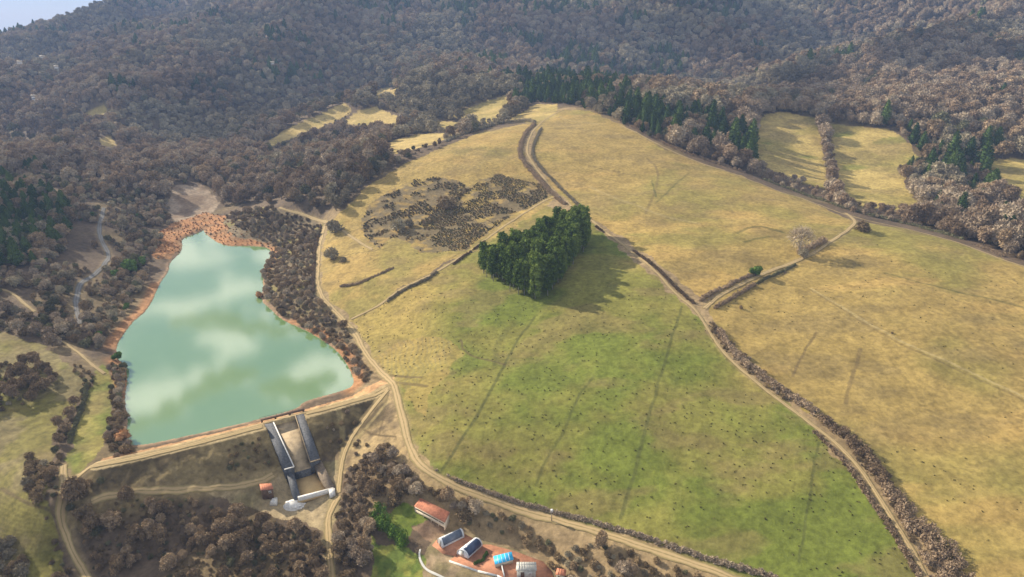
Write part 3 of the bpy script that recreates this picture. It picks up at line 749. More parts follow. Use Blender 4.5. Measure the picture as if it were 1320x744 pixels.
SIZES = {'bare': 9, 'shrub': 2.6, 'conifer': 18, 'fir': 12, 'orange': 2.5, 'evergreen': 6.5}
plants = []          # (key, variant, x, y, z, rz, s, zone index)
ZONES = []           # (place phrase, group)
def in_px(poly, u, v): return inside(u, v, np.array(poly, float))
NOT_TREE = [np.array(v, float) for k, v in FIELDS.items()]
def blocked(x, y, u, v, margin=2.2, fields=True):
    bad = inside(x, y, LAKE) | (dist_line(x, y, CREST, 8) < 4) | inside(x, y, SPILL)
    if fields:
        for f in F3.values(): bad |= inside(x, y, f)
    for _, _, ln, w in TR3: bad |= dist_line(x, y, ln, 12) < (w / 2 + margin)
    return bad
OPEN_PX = [np.array(q_, float) for k_, q_ in FIELDS.items() if k_[:3] in ('cle', 'top', 'far')]
LANE_PX = [np.array(t_[2], float) for t_ in TRACKS if t_[0] in ('road', 'footpath') or t_[2][0] == (360, 268)]
def keep_low(X, Y, Z):
    """scrub rather than tall trees grows on the near side of clearings and lanes"""
    r = np.zeros(len(X), bool)
    for hh in (3.5, 7.5):
        u, v = proj(X, Y, Z + hh)
        for p in OPEN_PX: r |= inside(u, v, p)
        for p in LANE_PX: r |= dist_line(u, v, p, 30) < 5
    return r
def scatter(zone, group, poly_px, spacing, mix, smin=.8, smax=1.2, fields=True, margin=2.0, seed=0, rmax=9999, rmin=0, thin=0, polyw=None, avoid=(), thinwl=22):
    """mix: list of (key, [variants], weight)"""
    g = np.random.default_rng(1000 + seed); zi = len(ZONES); ZONES.append((zone, group))
    pw = polyP(poly_px) if polyw is None else polyw
    x0, y0 = pw.min(0); x1, y1 = pw.max(0)
    nx = int((x1 - x0) / spacing) + 1; ny = int((y1 - y0) / (spacing * .87)) + 1
    X, Y = np.meshgrid(np.arange(nx), np.arange(ny)); X = (X + .5 * (Y % 2)) * spacing + x0; Y = Y * spacing * .87 + y0
    X = X.ravel() + (g.random(X.size) - .5) * spacing * .75; Y = Y.ravel() + (g.random(Y.size) - .5) * spacing * .75
    k = inside(X, Y, pw); X = X[k]; Y = Y[k]
    if thin: 
        k = fbm(X, Y, thinwl, 3, 80 + seed) > thin; X = X[k]; Y = Y[k]
    Z = hfun(X, Y); u, v = proj(X, Y, Z)
    k = ~blocked(X, Y, u, v, margin, fields) & (np.hypot(X, Y) < rmax) & (np.hypot(X, Y) >= rmin)
    for a in avoid: k &= ~in_px(a, u, v)
    X, Y, Z = X[k], Y[k], Z[k]
    w = np.array([m[2] for m in mix], float); w /= w.sum()
    ki = g.choice(len(mix), len(X), p=w); low = keep_low(X, Y, Z) if smax < .95 and len(X) else np.zeros(len(X), bool)
    lowi = iter(low)
    for a, x, y, z in zip(ki, X, Y, Z):
        key, vs, _ = mix[a]
        plants.append((key, int(g.choice(vs)), x, y, z, g.random() * 6.28, (smin + (smax - smin) * g.random() ** 1.3) * (.5 if next(lowi) and key == 'bare' else 1), zi))

# conifer block in the field
scatter('in the dark block of trees amid the fields', 'conifers of the square plantation in the fields',
        [(618,352),(648,344),(690,326),(724,304),(750,300),(757,317),(734,350),(702,388),(672,382),(645,369)], 3.2, [('conifer', [0,1,2,3,4], 1)], .62, .82, False, 0, 1)
CON_N = len(plants)
# woods far
def far_world(az0, az1, r0, r1):
    a = np.radians(np.linspace(az0, az1, 24)); return np.vstack([np.stack([r0 * np.sin(a), r0 * np.cos(a)], 1), np.stack([r1 * np.sin(a[::-1]), r1 * np.cos(a[::-1])], 1)])
DARK = [np.array(p, float) for p in ([(668,140),(665,105),(690,98),(745,100),(800,118),(806,146),(770,148),(716,136)],
        [(790,158),(800,138),(850,140),(900,150),(950,170),(972,190),(968,214),(900,196),(850,180)],
        [(1180,205),(1250,215),(1300,245),(1290,262),(1230,245),(1185,228)],
        [(-400,230),(60,225),(110,262),(100,310),(60,345),(-400,350)],
        [(700,75),(760,62),(775,85),(720,92)])]
def woodland(zone, group, poly, spacing, r0, r1, smin, smax, seed):
    """the wood fills every bit of hillside that is not field: the kind of tree follows the ground"""
    g = np.random.default_rng(seed); zi = len(ZONES); ZONES.append((zone, group))
    W = far_world(-46, 46, r0, r1); x0, y0 = W.min(0); x1, y1 = W.max(0)
    nx = int((x1 - x0) / spacing) + 1; ny = int((y1 - y0) / (spacing * .87)) + 1
    X, Y = np.meshgrid(np.arange(nx), np.arange(ny)); X = (X + .5 * (Y % 2)) * spacing + x0; Y = Y * spacing * .87 + y0
    X = X.ravel() + (g.random(X.size) - .5) * spacing * .7; Y = Y.ravel() + (g.random(Y.size) - .5) * spacing * .7
    r = np.hypot(X, Y); k = (r >= r0) & (r < r1) & (abs(np.arctan2(X, Y)) < R(46)); X = X[k]; Y = Y[k]
    Z = hfun(X, Y); u, v = proj(X, Y, Z)
    k = in_px(poly, u, v) & ~blocked(X, Y, u, v, 2.5)
    X, Y, Z, u, v = X[k], Y[k], Z[k], u[k], v[k]
    dark = np.zeros(len(X), bool)
    for ip, p in enumerate(DARK): dark |= inside(u + (fbm(X, Y, 20, 2, 91) - .5) * 30, v + (fbm(X, Y, 20, 2, 92) - .5) * 12, p) & (g.random(len(X)) < (.9, 1, .55, .9, .7)[ip])
    dark &= fbm(X, Y, 24, 2, 97) > .30
    sml = keep_low(X, Y, Z)
    patch = (fbm(X, Y, 70, 3, 93) > .64) & ((v < 125) | (u > 700))
    tone = .5 + (fbm(X, Y, 110, 3, 94) - .5) * 2.0 + (g.random(len(X)) - .5) * .22
    for q in range(len(X)):
        if (dark[q] and g.random() < .85) or (patch[q] and g.random() < .45):
            key = 'fir'; var = int(g.integers(3))
        else:
            key = 'bare'; t = tone[q]
            var = int(g.choice([0, 1] if t < .42 else ([2, 3, 0] if t < .52 else ([4, 3, 6] if t < .62 else [5, 4]))))
        plants.append((key, var, X[q], Y[q], Z[q], g.random() * 6.28, (.82 if u[q] < 470 else 1) * (smin + (smax - smin) * g.random() ** 1.4) * (.42 if sml[q] else 1), zi))
woodland('in the wood on the near hillside above the fields', 'trees of the hillside woods', FAR_EDGE, 6.4, 250, 700, .45, 1.4, 11)
woodland('in the wood high on the mountain slope', 'trees of the high mountain woods', FAR_EDGE, 8.2, 700, 1700, .6, 1.6, 12)
# banks of the lake
scatter('in the thicket on the right bank of the lake', 'trees of the thicket on the right bank', BANK_R, 2.9, [('bare', [2,3,3,4,4,0], 2), ('shrub', [0,1,3], 2.5)], .22, .42, False, 1.0, 21, avoid=[RED_BED])
scatter('in the wood on the left bank of the lake', 'trees of the wood on the left bank', W_LEFT, 3.7, [('bare', [0,1,2,3,6,4,4], 5), ('shrub', [0,2,4,3], 4), ('evergreen', [0], .1)], .26, .62, True, 1.2, 22, thin=.36)
scatter('in the dark conifers at the left edge', 'conifers at the left edge above the lane', [(-300,225),(40,240),(95,275),(90,310),(50,345),(-300,370)], 5.5, [('fir', [0,1,2], 1), ('bare', [0,6,2], .9)], .5, .94, True, 2, 23)
scatter('in the brown scrub below the dam', 'trees of the brown scrub below the dam', SCRUB_BIG, 1.9, [('bare', [2,3,2], .8), ('shrub', [0,1,0,4], 3)], .2, .52, True, .8, 24, thin=.28)
scatter('in the scrub between the stilling basin and the farm', 'trees of the scrub between basin and farm', SCRUB_MID, 1.9, [('bare', [2,3,4], 1.0), ('shrub', [0,1,3], 3)], .26, .5, True, 1.2, 25, thin=.32, avoid=[[(478,645),(500,642),(545,640),(560,690),(545,712),(500,712),(478,690)]])
scatter('in the brush between farm yard and farm track', 'bushes of the brush above the farm yard', SCRUB_RIGHT, 2.3, [('bare', [2,3,4], .5), ('shrub', [0,1,2,4], 4)], .22, .5, True, 1.3, 26, thin=.38, avoid=[BUILD_YARD])
scatter('in the shrub line along the stream at lower left', 'bushes along the stream', [(92,470),(125,480),(118,500),(100,530),(88,560),(82,600),(80,650),(70,690),(90,735),(110,800),(70,800),(62,690),(60,640),(66,590),(75,545),(98,520),(104,500)], 2.4, [('bare', [2,6,3], 1), ('shrub', [0,1,4], 3)], .3, .5, False, .3, 27)
scatter('in the dark shrub patch in the left meadow', 'bushes of the shrub patch in the left meadow', [(-80,470),(0,468),(55,470),(75,480),(70,500),(40,520),(0,530),(-80,535)], 2.8, [('bare', [2,3,5], 1), ('shrub', [0,1,2], 2)], .3, .6, False, .5, 28, thin=.3)
scatter('in the shrub patch beside the stream in the left meadow', 'bushes of the narrow patch in the left meadow', [(38,590),(58,592),(62,640),(48,652),(30,640)], 2.4, [('shrub', [0,1,2], 2)], .6, 1.1, False, .5, 29)
scatter('in the shrubs at the lower left corner', 'bushes at the lower left corner', [(-40,695),(15,698),(32,720),(34,780),(-40,780)], 2.4, [('shrub', [0,1,2], 2)], .6, 1.1, False, .5, 30)
scatter('among the shrubs between the green strip and the lake', 'bushes between green strip and lake', [(140,470),(160,468),(165,500),(162,560),(170,580),(150,592),(138,570),(145,530)], 2.3, [('shrub', [0,1,4,3], 1)], .45, .9, False, .3, 31)
scatter('in the shrubs at the dam foot by the stream', 'bushes at the left foot of the dam', [(88,625),(130,615),(140,640),(120,655),(125,690),(100,700),(92,670)], 2.6, [('shrub', [0,1,4], 2), ('bare', [3], .6)], .6, 1.1, False, .6, 32)
scatter('on the brown lower slopes of the dam face', 'small bushes on the dam face', [(150,610),(240,590),(335,566),(355,600),(300,618),(200,628)], 2.3, [('shrub', [0,1,4], 1)], .15, .45, False, .6, 33, thin=.42)
scatter('on the rusty reed bank at the head of the lake', 'rusty bushes at the head of the lake', RED_BED, 2.8, [('orange', [0,1], 3), ('shrub', [3], .3)], .12, .36, False, .3, 34)
scatter('on the rough bank right of the spillway', 'small bushes right of the spillway', [(415,560),(440,530),(498,506),(512,530),(520,580),(480,578),(445,600)], 3.6, [('shrub', [0,1,3], 1)], .2, .55, False, 1.0, 35, thin=.48)
scatter('in the wood below the far right fields', 'trees of the wood below the far fields', [(1190,215),(1270,212),(1330,265),(1500,300),(1500,385),(1320,328),(1250,308),(1180,285),(1200,268),(1168,235),(1158,216)], 4.6, [('bare', [4,5,3,2], 4), ('fir', [0,1], .9), ('bare', [6], .9), ('shrub', [3], 1.5)], .4, .85, True, 1.5, 36)
scatter('in the brush strip between the main track and the right field', 'low brush along the main track', [(912,412),(930,425),(950,450),(1000,495),(1060,540),(1120,585),(1190,675),(1240,744),(1260,800),(1215,800),(1190,740),(1150,690),(1105,620),(1060,565),(1000,510),(950,470),(915,432)], 1.7, [('shrub', [0,1,3], 1)], .14, .5, False, .3, 43, thin=.36)
scatter('on the dark heath above the conifer block', 'heather and brush of the heath', HEATH_B, 1.15, [('shrub', [4,4,1,0], 1)], .13, .27, False, .5, 41, thin=.42, thinwl=9)
scatter('on the brushy grey heath of the upper field', 'brush of the upper field', HEATH_A, 1.25, [('shrub', [4,1,2,0], 1)], .13, .34, False, .5, 42, thin=.53, thinwl=8)
for nm, pl in (('far', [(1055,152),(1066,158),(1075,200),(1088,246),(1070,246),(1062,200)]),):
    scatter('in the tree row between the two far fields', 'trees of the row between the far fields', pl, 3.4, [('bare', [4,5,3], 1)], .42, .62, False, 0, 37)
SPOTS = [ # key, variant, u, v, scale, label, category
 ('bare', 7, 1030, 328, 1.25, 'large pale bare tree casting a long shadow beside the short lane', 'tree'),
 ('evergreen', 0, 974, 356, .8, 'small round dark green tree at the end of the lane hedge', 'tree'),
 ('shrub', 2, 1036, 331, 1.3, 'grey bush at the foot of the large pale tree', 'bush'),
 ('shrub', 0, 1110, 298, 2.0, 'round brown bush in the corner where lane meets ridge track', 'bush'),
 ('orange', 0, 157, 568, 1.45, 'rust orange bush at the lake corner by the dam', 'bush'),
 ('orange', 1, 334, 384, 1.2, 'rusty bush on the tip of the small lake headland', 'bush'),
 ('shrub', 2, 432, 300, 2.3, 'dark rounded bush by the bend of the farm track', 'bush'),
 ('shrub', 2, 428, 334, 2.0, 'low dark bush alone below the track bend', 'bush'),
 ('shrub', 2, 442, 338, 1.0, 'small dark bush touching the lone bush below the bend', 'bush'),
 ('shrub', 0, 575, 268, 2.7, 'grey brush clump at the top of the brushy field', 'bush'),
 ('shrub', 2, 515, 298, 2.4, 'long grey clump beside the dirt track in the brushy field', 'bush'),
 ('shrub', 2, 528, 292, 1.6, 'grey clump leaning on the long clump in the brushy field', 'bush'),
 ('evergreen', 1, 168, 350, 1.15, 'large bright green evergreen between the lane and the lake', 'tree'),
 ('evergreen', 0, 185, 342, .8, 'smaller evergreen touching the large one above the lake', 'tree'),
 ('evergreen', 1, 150, 358, .75, 'low evergreen at the left end of the green clump by the lane', 'tree'),
 ('evergreen', 0, 152, 464, .6, 'green bush overhanging the left corner of the lake', 'bush'),
 ('bare', 0, 162, 300, .95, 'pale grey spreading tree right of the tarred lane', 'tree'),
 ('bare', 0, 178, 296, .85, 'grey tree beside the pale spreading one right of the lane', 'tree'),
 ('shrub', 1, 955, 398, .5, 'small dark bush just below the hedge junction', 'bush'),
 ('shrub', 0, 600, 668, 1.3, 'round brown bush at the end of the red-roofed shed', 'bush'),
 ('shrub', 0, 508, 652, 1.2, 'brown bush at the top of the garden hedge', 'bush'),
 ('shrub', 0, 1150, 430, .25, 'tiny dark bush alone in the large right field', 'bush'),
]
NSPOT0 = len(plants)
for key, var, u, v, s, lab, cat in SPOTS:
    x, y, z = gp(u, v); zi = len(ZONES); ZONES.append((lab, cat))
    plants.append((key, var, x, y, z, 1.1 * var + u, s, zi))
NSPOT1 = len(plants)
print('plants', len(plants), round(time.time() - T0, 1))

# which plants stand as individuals: the ones that show largest, up to the limit of each kind
LIMIT = {'bare': 290, 'shrub': 280, 'conifer': 215, 'fir': 80, 'orange': 60, 'evergreen': 40}
arr = np.array([(p[2], p[3], p[4], SIZES[p[0]] * p[6]) for p in plants])
uu, vv = proj(arr[:, 0], arr[:, 1], arr[:, 2]); dist = np.sqrt(arr[:, 0] ** 2 + arr[:, 1] ** 2 + (CAMH - arr[:, 2]) ** 2)
size = arr[:, 3] / dist; vis = (uu > -5) & (uu < 1325) & (vv < 755) & (vv > 0)
size = np.where(vis, size, 0); size[NSPOT0:NSPOT1] += 10
keys = np.array([p[0] for p in plants]); chosen = np.zeros(len(plants), bool)
for k, lim in LIMIT.items():
    idx = np.where((keys == k) & (size > 0))[0]; idx = idx[np.argsort(-size[idx])][:lim]; chosen[idx] = True

CATS = {'bare': 'tree', 'shrub': 'bush', 'conifer': 'conifer', 'fir': 'conifer', 'orange': 'bush', 'evergreen': 'tree'}
WORDS = {'bare': 'leafless tree', 'shrub': 'bush', 'conifer': 'conifer', 'fir': 'conifer', 'orange': 'bush', 'evergreen': 'evergreen'}
roots = {}
for q_, p_ in enumerate(plants):
    if p_[0] == 'shrub' and not NSPOT0 <= q_ < NSPOT1 and ('thicket' in ZONES[p_[7]][0] or 'wood' in ZONES[p_[7]][0] or 'farm' in ZONES[p_[7]][0]) and 'heath' not in ZONES[p_[7]][0]:
        plants[q_] = p_[:6] + (p_[6] * (1.3 if 'farm' in ZONES[p_[7]][0] else 1.9), p_[7])
def stand(p, i):
    key, var, x, y, z, rz, s, zi = p
    kind, cm, tm, look = PROTO[key][var]
    k = (key, var)
    if k not in roots:
        r = bpy.data.objects.new(kind, None); r.empty_display_size = .5; COL.objects.link(r)
        c = link('crown', cm, r); t = link('trunk' if key not in ('shrub', 'orange') else 'stems', tm, r)
        roots[k] = (r, c, t)
    else:
        r0, c0_, t0_ = roots[k]
        r = r0.copy(); COL.objects.link(r)
        for q in (c0_, t0_):
            n = q.copy(); n.parent = r; COL.objects.link(n)
    r.location = (x, y, z); r.rotation_euler = (0, 0, rz)
    g = np.random.default_rng(i); r.scale = (s * (.9 + .2 * g.random()), s * (.9 + .2 * g.random()), s * (.9 + .25 * g.random()))
    zone, group = ZONES[zi]
    if NSPOT0 <= i < NSPOT1:
        r['label'] = zone; r['category'] = group
        if 'group' in r: del r['group']
        return r
    sz = 'small' if s < .5 else ('tall' if s > .85 else 'mid-sized')
    if key == 'shrub': sz = 'low' if s < .6 else ('broad' if s > .95 else 'rounded')
    if key == 'conifer': sz = 'shorter' if s < .68 else ('tall' if s > .76 else 'mid-height')
    r['label'] = f"{sz} {look} {WORDS[key]} {zone}"; r['category'] = CATS[key]; r['group'] = group
    return r
for i, p in enumerate(plants):
    if chosen[i]: stand(p, i)
print('individuals', int(chosen.sum()), round(time.time() - T0, 1))

# the rest of each kind: one object that draws the same trees on its points
def mass(name, label, key, sel):
    ps = [plants[i] for i in sel]
    vs = sorted(v for (k, v) in roots if k == key)
    me = bpy.data.meshes.new(name); me.vertices.add(len(ps))
    me.vertices.foreach_set('co', np.array([(p[2], p[3], p[4]) for p in ps], np.float32).ravel())
    # a variant without a tree of its own borrows the first
    for nm, ty, da in (('psc', 'FLOAT', [p[6] for p in ps]), ('prz', 'FLOAT', [p[5] for p in ps]), ('pvar', 'INT', [vs.index(p[1]) if p[1] in vs else 0 for p in ps])):
        a = me.attributes.new(nm, ty, 'POINT'); a.data.foreach_set('value', np.array(da, np.float32 if ty == 'FLOAT' else np.int32))
    o = link(name, me); tag(o, label, kind='stuff')
    ng = bpy.data.node_groups.new(name, 'GeometryNodeTree')
    ng.interface.new_socket('Geometry', in_out='INPUT', socket_type='NodeSocketGeometry'); ng.interface.new_socket('Geometry', in_out='OUTPUT', socket_type='NodeSocketGeometry')
    N = ng.nodes; L = ng.links; gi = N.new('NodeGroupInput'); go = N.new('NodeGroupOutput')
    allj = N.new('GeometryNodeJoinGeometry')
    for v in vs[::-1]:
        j = N.new('GeometryNodeJoinGeometry')
        for part in roots[(key, v)][1:]:
            oi = N.new('GeometryNodeObjectInfo'); oi.inputs['Object'].default_value = part; oi.transform_space = 'ORIGINAL'
            L.new(oi.outputs['Geometry'], j.inputs[0])
        one = N.new('GeometryNodeGeometryToInstance'); L.new(j.outputs[0], one.inputs[0]); L.new(one.outputs[0], allj.inputs[0])
    iop = N.new('GeometryNodeInstanceOnPoints'); iop.inputs['Pick Instance'].default_value = True
    L.new(gi.outputs[0], iop.inputs['Points']); L.new(allj.outputs[0], iop.inputs['Instance'])
    def attr(nm, ty):
        a = N.new('GeometryNodeInputNamedAttribute'); a.data_type = ty; a.inputs['Name'].default_value = nm; return a.outputs['Attribute']
    L.new(attr('pvar', 'INT'), iop.inputs['Instance Index']); L.new(attr('psc', 'FLOAT'), iop.inputs['Scale'])
    cx = N.new('ShaderNodeCombineXYZ'); L.new(attr('prz', 'FLOAT'), cx.inputs['Z']); e = N.new('FunctionNodeEulerToRotation'); L.new(cx.outputs[0], e.inputs[0]); L.new(e.outputs[0], iop.inputs['Rotation'])
    L.new(iop.outputs[0], go.inputs[0])
    md = o.modifiers.new('plants', 'NODES'); md.node_group = ng
    return o
for key, name, label in (('bare', 'leafless_woodland', 'leafless grey-brown woods covering the hillsides and mountain'), ('fir', 'conifer_woodland', 'dark conifers scattered in patches through the hillside woods'),
                         ('shrub', 'shrubbery', 'low brown scrub filling the thickets and banks'), ('orange', 'reed_vegetation', 'rusty low growth at the head of the lake'), ('evergreen', 'evergreen_undergrowth', 'green leafy growth in the left bank wood'), ('conifer', 'plantation_undergrowth', 'dark young conifers inside the plantation')):
    sel = [i for i in range(len(plants)) if keys[i] == key and not chosen[i]]
    if sel and any(k == key for k, _ in roots): mass(name, label, key, sel)
print('masses', round(time.time() - T0, 1))

# ------------------------------------------------------------------ hedges
def hedge(label, px, w, h, mat, seed, w2=None, name='hedge', dens=80, sl=.5, cat='hedge', group=None, world=None):
    line = smooth(polyP(px), 2) if world is None else np.array(world, float)
    d = np.cumsum(np.r_[0, np.hypot(*np.diff(line, axis=0).T)]); w2 = w2 or w
    g = np.random.default_rng(seed); lob = []; s = 0
    while s < d[-1]:
        t = s / d[-1]; ww = w * (1 - t) + w2 * t
        x = np.interp(s, d, line[:, 0]); y = np.interp(s, d, line[:, 1])
        for _ in range(1 if ww < 2.6 else (2 if ww < 5 else 3)):
            r = min(ww, 2.6) * (.24 + .24 * g.random()); o = (g.random() - .5) * max(0, ww - r * 1.2)
            a = g.random() * 6.28; xx = x + o * math.cos(a) + (g.random() - .5) * .4; yy = y + o * math.sin(a)
            hh = h * (.3 + 1.0 * g.random() ** 1.3)
            lob.append((xx, yy, 0, r, hh))
        s += min(ww, 2.4) * .27 * (.6 + .8 * g.random())
    lob = np.array(lob); z = hfun(lob[:, 0], lob[:, 1])
    # keep off the tracks: the brush grows up to the wheel ruts, not on them
    for _, _, ln, tw in TR3:
        k = dist_line(lob[:, 0], lob[:, 1], ln, 12) > tw / 2 + lob[:, 3] * .55
        lob, z = lob[k], z[k]
    if not len(lob): return
    c = lob[:, :2].mean(0); zc = gz(*c)
    L = np.stack([lob[:, 0] - c[0], lob[:, 1] - c[1], z - zc + lob[:, 4] * .35, lob[:, 3], lob[:, 4] * .62], 1)
    me = crown_mesh(name, mat, seed, L, int(len(L) * dens), sl, sl * .4, .46, .4, .9)
    o = link(name, me, loc=(c[0], c[1], zc)); tag(o, label, cat, group); return o
S, G_, MV, TN, MS, HG = M['brush'], M['bare_grey'], M['bare_mauve'], M['bare_tan'], M['mossy'], M['hedge_green']
hedge('brown brush hedge along the right side of the main track above the big field corner', [(926,426),(942,450),(972,479),(1007,504),(1057,535)], 2.8, 1.5, S, 1, 5.0)
hedge('wider brown hedge casting shadows onto the right field halfway down the track', [(1062,541),(1090,564),(1120,594),(1144,628)], 4.6, 2.2, S, 2, 5.6)
hedge('broad tangled brown hedge at the bottom right end of the track', [(1146,634),(1172,670),(1202,702),(1226,737),(1246,780)], 6.2, 2.3, S, 3, 11)
hedge('low dark hedge on the left edge of the main track beside the green field', [(1050,558),(1085,590),(1120,640),(1160,700),(1185,745)], 1.0, .8, S, 4, 1.6)
hedge('dark brown hedge bank left of the track where it leaves the top field', [(689,160),(674,178),(669,198),(676,211),(692,228),(712,250),(728,264)], 3.4, 1.4, S, 5)
hedge('thin brown hedge right of the track at the top of the right field', [(698,166),(689,184),(685,200),(695,215),(712,232),(726,246),(752,270)], 1.8, 1.0, G_, 6)
hedge('thin hedge between conifer block and lane junction on the field side', [(768,292),(800,312),(834,336),(868,368),(895,392)], 1.1, .9, S, 7)
hedge('bushy grey hedge under the topmost grass field', [(575,183),(600,172),(640,160),(668,156),(690,158)], 4.0, 2.2, G_, 8)
hedge('dark hedge above the lane just right of the track junction', [(902,388),(920,377),(945,366)], 1.9, 1.5, S, 9)
hedge('short dark hedge on the lane beside the small round tree', [(948,364),(962,358),(974,354)], 1.3, 1.2, S, 10)
hedge('dark hedge on the lower side of the lane right of the junction', [(922,398),(938,388),(955,378),(972,368)], 1.8, 1.5, S, 11)
hedge('ragged hedge below the lane near the large pale tree', [(975,366),(1000,354),(1025,342)], .9, .8, MS, 12)
hedge('long dark clipped hedge beside the lane right of the large pale tree', [(1030,326),(1050,318),(1066,311)], 3.2, 2.6, S, 13)
hedge('low brown hedge along the ridge track below the far fields', [(985,232),(1040,252),(1100,273),(1180,291),(1240,309)], 2.4, 1.5, MS, 14)
hedge('short dark hedge at the right end of the ridge track', [(1258,317),(1275,323),(1292,331)], 1.5, 1.0, S, 15)
hedge('brown hedge along the ridge track beside the conifers', [(800,158),(850,183),(900,204),(960,223)], 2.0, 1.4, MV, 16)
hedge('low tan hedge along the bottom edge of the green field', [(552,602),(575,615),(620,632),(690,654),(760,672),(850,700)], 1.3, .8, TN, 17)
hedge('low ragged hedge at the bottom edge of the green field towards the right', [(860,703),(900,717),(950,732),(1000,745)], 1.7, 1.0, TN, 18)
hedge('dark narrow hedge beside the farm track above the lake thicket', [(413,292),(406,320),(404,350),(404,378)], 1.3, 1.3, S, 19)
hedge('thin dark hedge along the straight path above the lake', [(500,389),(520,375),(545,364),(565,350)], 1.5, 1.0, G_, 20)
hedge('thin hedge on the straight path below the heath', [(585,341),(610,322),(625,312)], .7, .7, S, 21)
hedge('long low brush strip in the grass above the lake', [(440,369),(465,366),(485,356),(508,345)], 1.6, .7, S, 22)
hedge('bright green curved garden hedge beside the lawn', [(487,655),(489,668),(497,682),(508,692),(526,703)], 4.4, 3.0, M['garden_hedge'], 25, dens=110, sl=.4)
hedge('dark green curved hedge between the shed yard and the terraces', [(612,728),(622,724),(628,714)], .8, .9, HG, 26, sl=.3)
hedge('brown hedge dividing the stream from the green strip', [(112,498),(108,520),(98,545),(90,570)], 1.4, 1.0, MS, 27)
hedge('grey bramble hedge right of the short clearing in the hillside wood', [(355,190),(400,173),(445,156)], 3.2, 2.2, G_, 28)

# ------------------------------------------------------------------ rough tufts over the grazed field
g = np.random.default_rng(5); V = []; F = []; n = 0
pw = np.vstack([F3['green']]); x0, y0 = pw.min(0); x1, y1 = pw.max(0)
X = x0 + (x1 - x0) * g.random(5200); Y = y0 + (y1 - y0) * g.random(5200)
u, v = proj(X, Y, hfun(X, Y)); k = inside(X, Y, F3['green']) & (g.random(len(X)) < sstep(330, 470, v) * .62) & (fbm(X, Y, 30, 3, 12) > .38)
X, Y = X[k], Y[k]
u2 = F3['lower']; XX = u2[:, 0].min() + (np.ptp(u2[:, 0])) * g.random(900); YY = u2[:, 1].min() + np.ptp(u2[:, 1]) * g.random(900)
k = inside(XX, YY, u2) & (fbm(XX, YY, 40, 3, 14) > .55); X = np.r_[X, XX[k]]; Y = np.r_[Y, YY[k]]
u3 = F3['upper']; XX = u3[:, 0].min() + (np.ptp(u3[:, 0])) * g.random(700); YY = u3[:, 1].min() + np.ptp(u3[:, 1]) * g.random(700)
k = inside(XX, YY, u3) & (fbm(XX, YY, 20, 3, 15) > .5); X = np.r_[X, XX[k]]; Y = np.r_[Y, YY[k]]
Z = hfun(X, Y)
for x, y, z in zip(X, Y, Z):
    s = .10 + .22 * g.random() ** 2; ang = g.random() * 3.14; st = 1 + g.random() * .9
    for q in range(7):
        a = g.random() * 6.28; r = s * math.sqrt(g.random()); ox, oy = r * math.cos(a) * st, r * math.sin(a)
        px = x + ox * math.cos(ang) - oy * math.sin(ang); py = y + ox * math.sin(ang) + oy * math.cos(ang)
        b_ = g.random() * 3.14; w_ = .12 * (.6 + g.random()); h_ = .14 + .3 * g.random() * s * 2
        dx, dy = math.cos(b_) * w_, math.sin(b_) * w_
        V += [(px - dx, py - dy, z - .05), (px + dx, py + dy, z - .05), (px + dx * .7 + ox * .3, py + dy * .7 + oy * .3, z + h_), (px - dx * .7 + ox * .3, py - dy * .7 + oy * .3, z + h_ * .9)]
        F.append((n, n + 1, n + 2, n + 3)); n += 4
M['tuft'] = mat_plain('rush_blades', (.125, .11, .042), var=.4, scale=.3)
o = link('rough_grass', mesh_np('rough_grass', np.array(V), [np.array(F)], M['tuft'])); tag(o, 'dark rush tufts dotted over the grazed fields', kind='stuff')
print('tufts', len(X))

# ------------------------------------------------------------------ building materials
M['dark_stone'] = mat_plain('dark_slab_masonry', (.10, .103, .11), var=.45, scale=1.8, bump=.5)
M['concrete'] = mat_plain('weathered_concrete', (.31, .24, .15), var=.38, scale=.45, bump=.2)
M['silt'] = mat_plain('tan_silt', (.44, .31, .15), var=.18, scale=.35)
M['white'] = mat_plain('whitewashed_concrete', (.62, .60, .56), var=.25, scale=1.2, bump=.2)
M['terra'] = mat_plain('terracotta_tiles', (.46, .19, .11), var=.3, scale=1.3, bump=.3)
M['terra_floor'] = mat_plain('terracotta_paving', (.38, .175, .10), var=.4, scale=.5, bump=.1)
M['cream'] = mat_plain('cream_render', (.55, .47, .36), var=.15, scale=1)
M['wood'] = mat_plain('brown_boards', (.14, .09, .06), var=.3, scale=2)
M['rubble'] = mat_plain('pale_rubble', (.46, .40, .30), var=.4, scale=2.5, bump=.6)
M['rubble_dark'] = mat_plain('brown_rubble', (.2, .155, .11), var=.45, scale=2.2, bump=.7)
M['sheet'] = mat_plain('white_sheeting', (.72, .74, .76), rough=.4, spec=.4, var=.08, scale=.8)
M['panel'] = mat_plain('dark_glazing', (.10, .125, .17), rough=.3, spec=.5, var=.2, scale=1.0)
M['panel_b'] = mat_plain('navy_glazing', (.035, .055, .11), rough=.3, spec=.5, var=.2, scale=1.0)
M['blue'] = mat_plain('blue_sheet_roof', (.045, .42, .72), rough=.45, spec=.3, var=.15, scale=1.6)
M['zinc'] = mat_plain('grey_corrugated_sheet', (.42, .41, .37), rough=.6, spec=.3, var=.25, scale=1.5)
M['timber'] = mat_plain('weathered_timber', (.24, .19, .14), var=.2, scale=2)
def root(name, loc, label, cat, group=None):
    o = bpy.data.objects.new(name, None); COL.objects.link(o); o.location = loc; tag(o, label, cat, group); return o
def W(u, v, z): x, y = on_plane(u, v, z); return np.array([float(x), float(y), z])
def rel(pts, c): return [tuple(np.array(p) - np.array(c)) for p in pts]

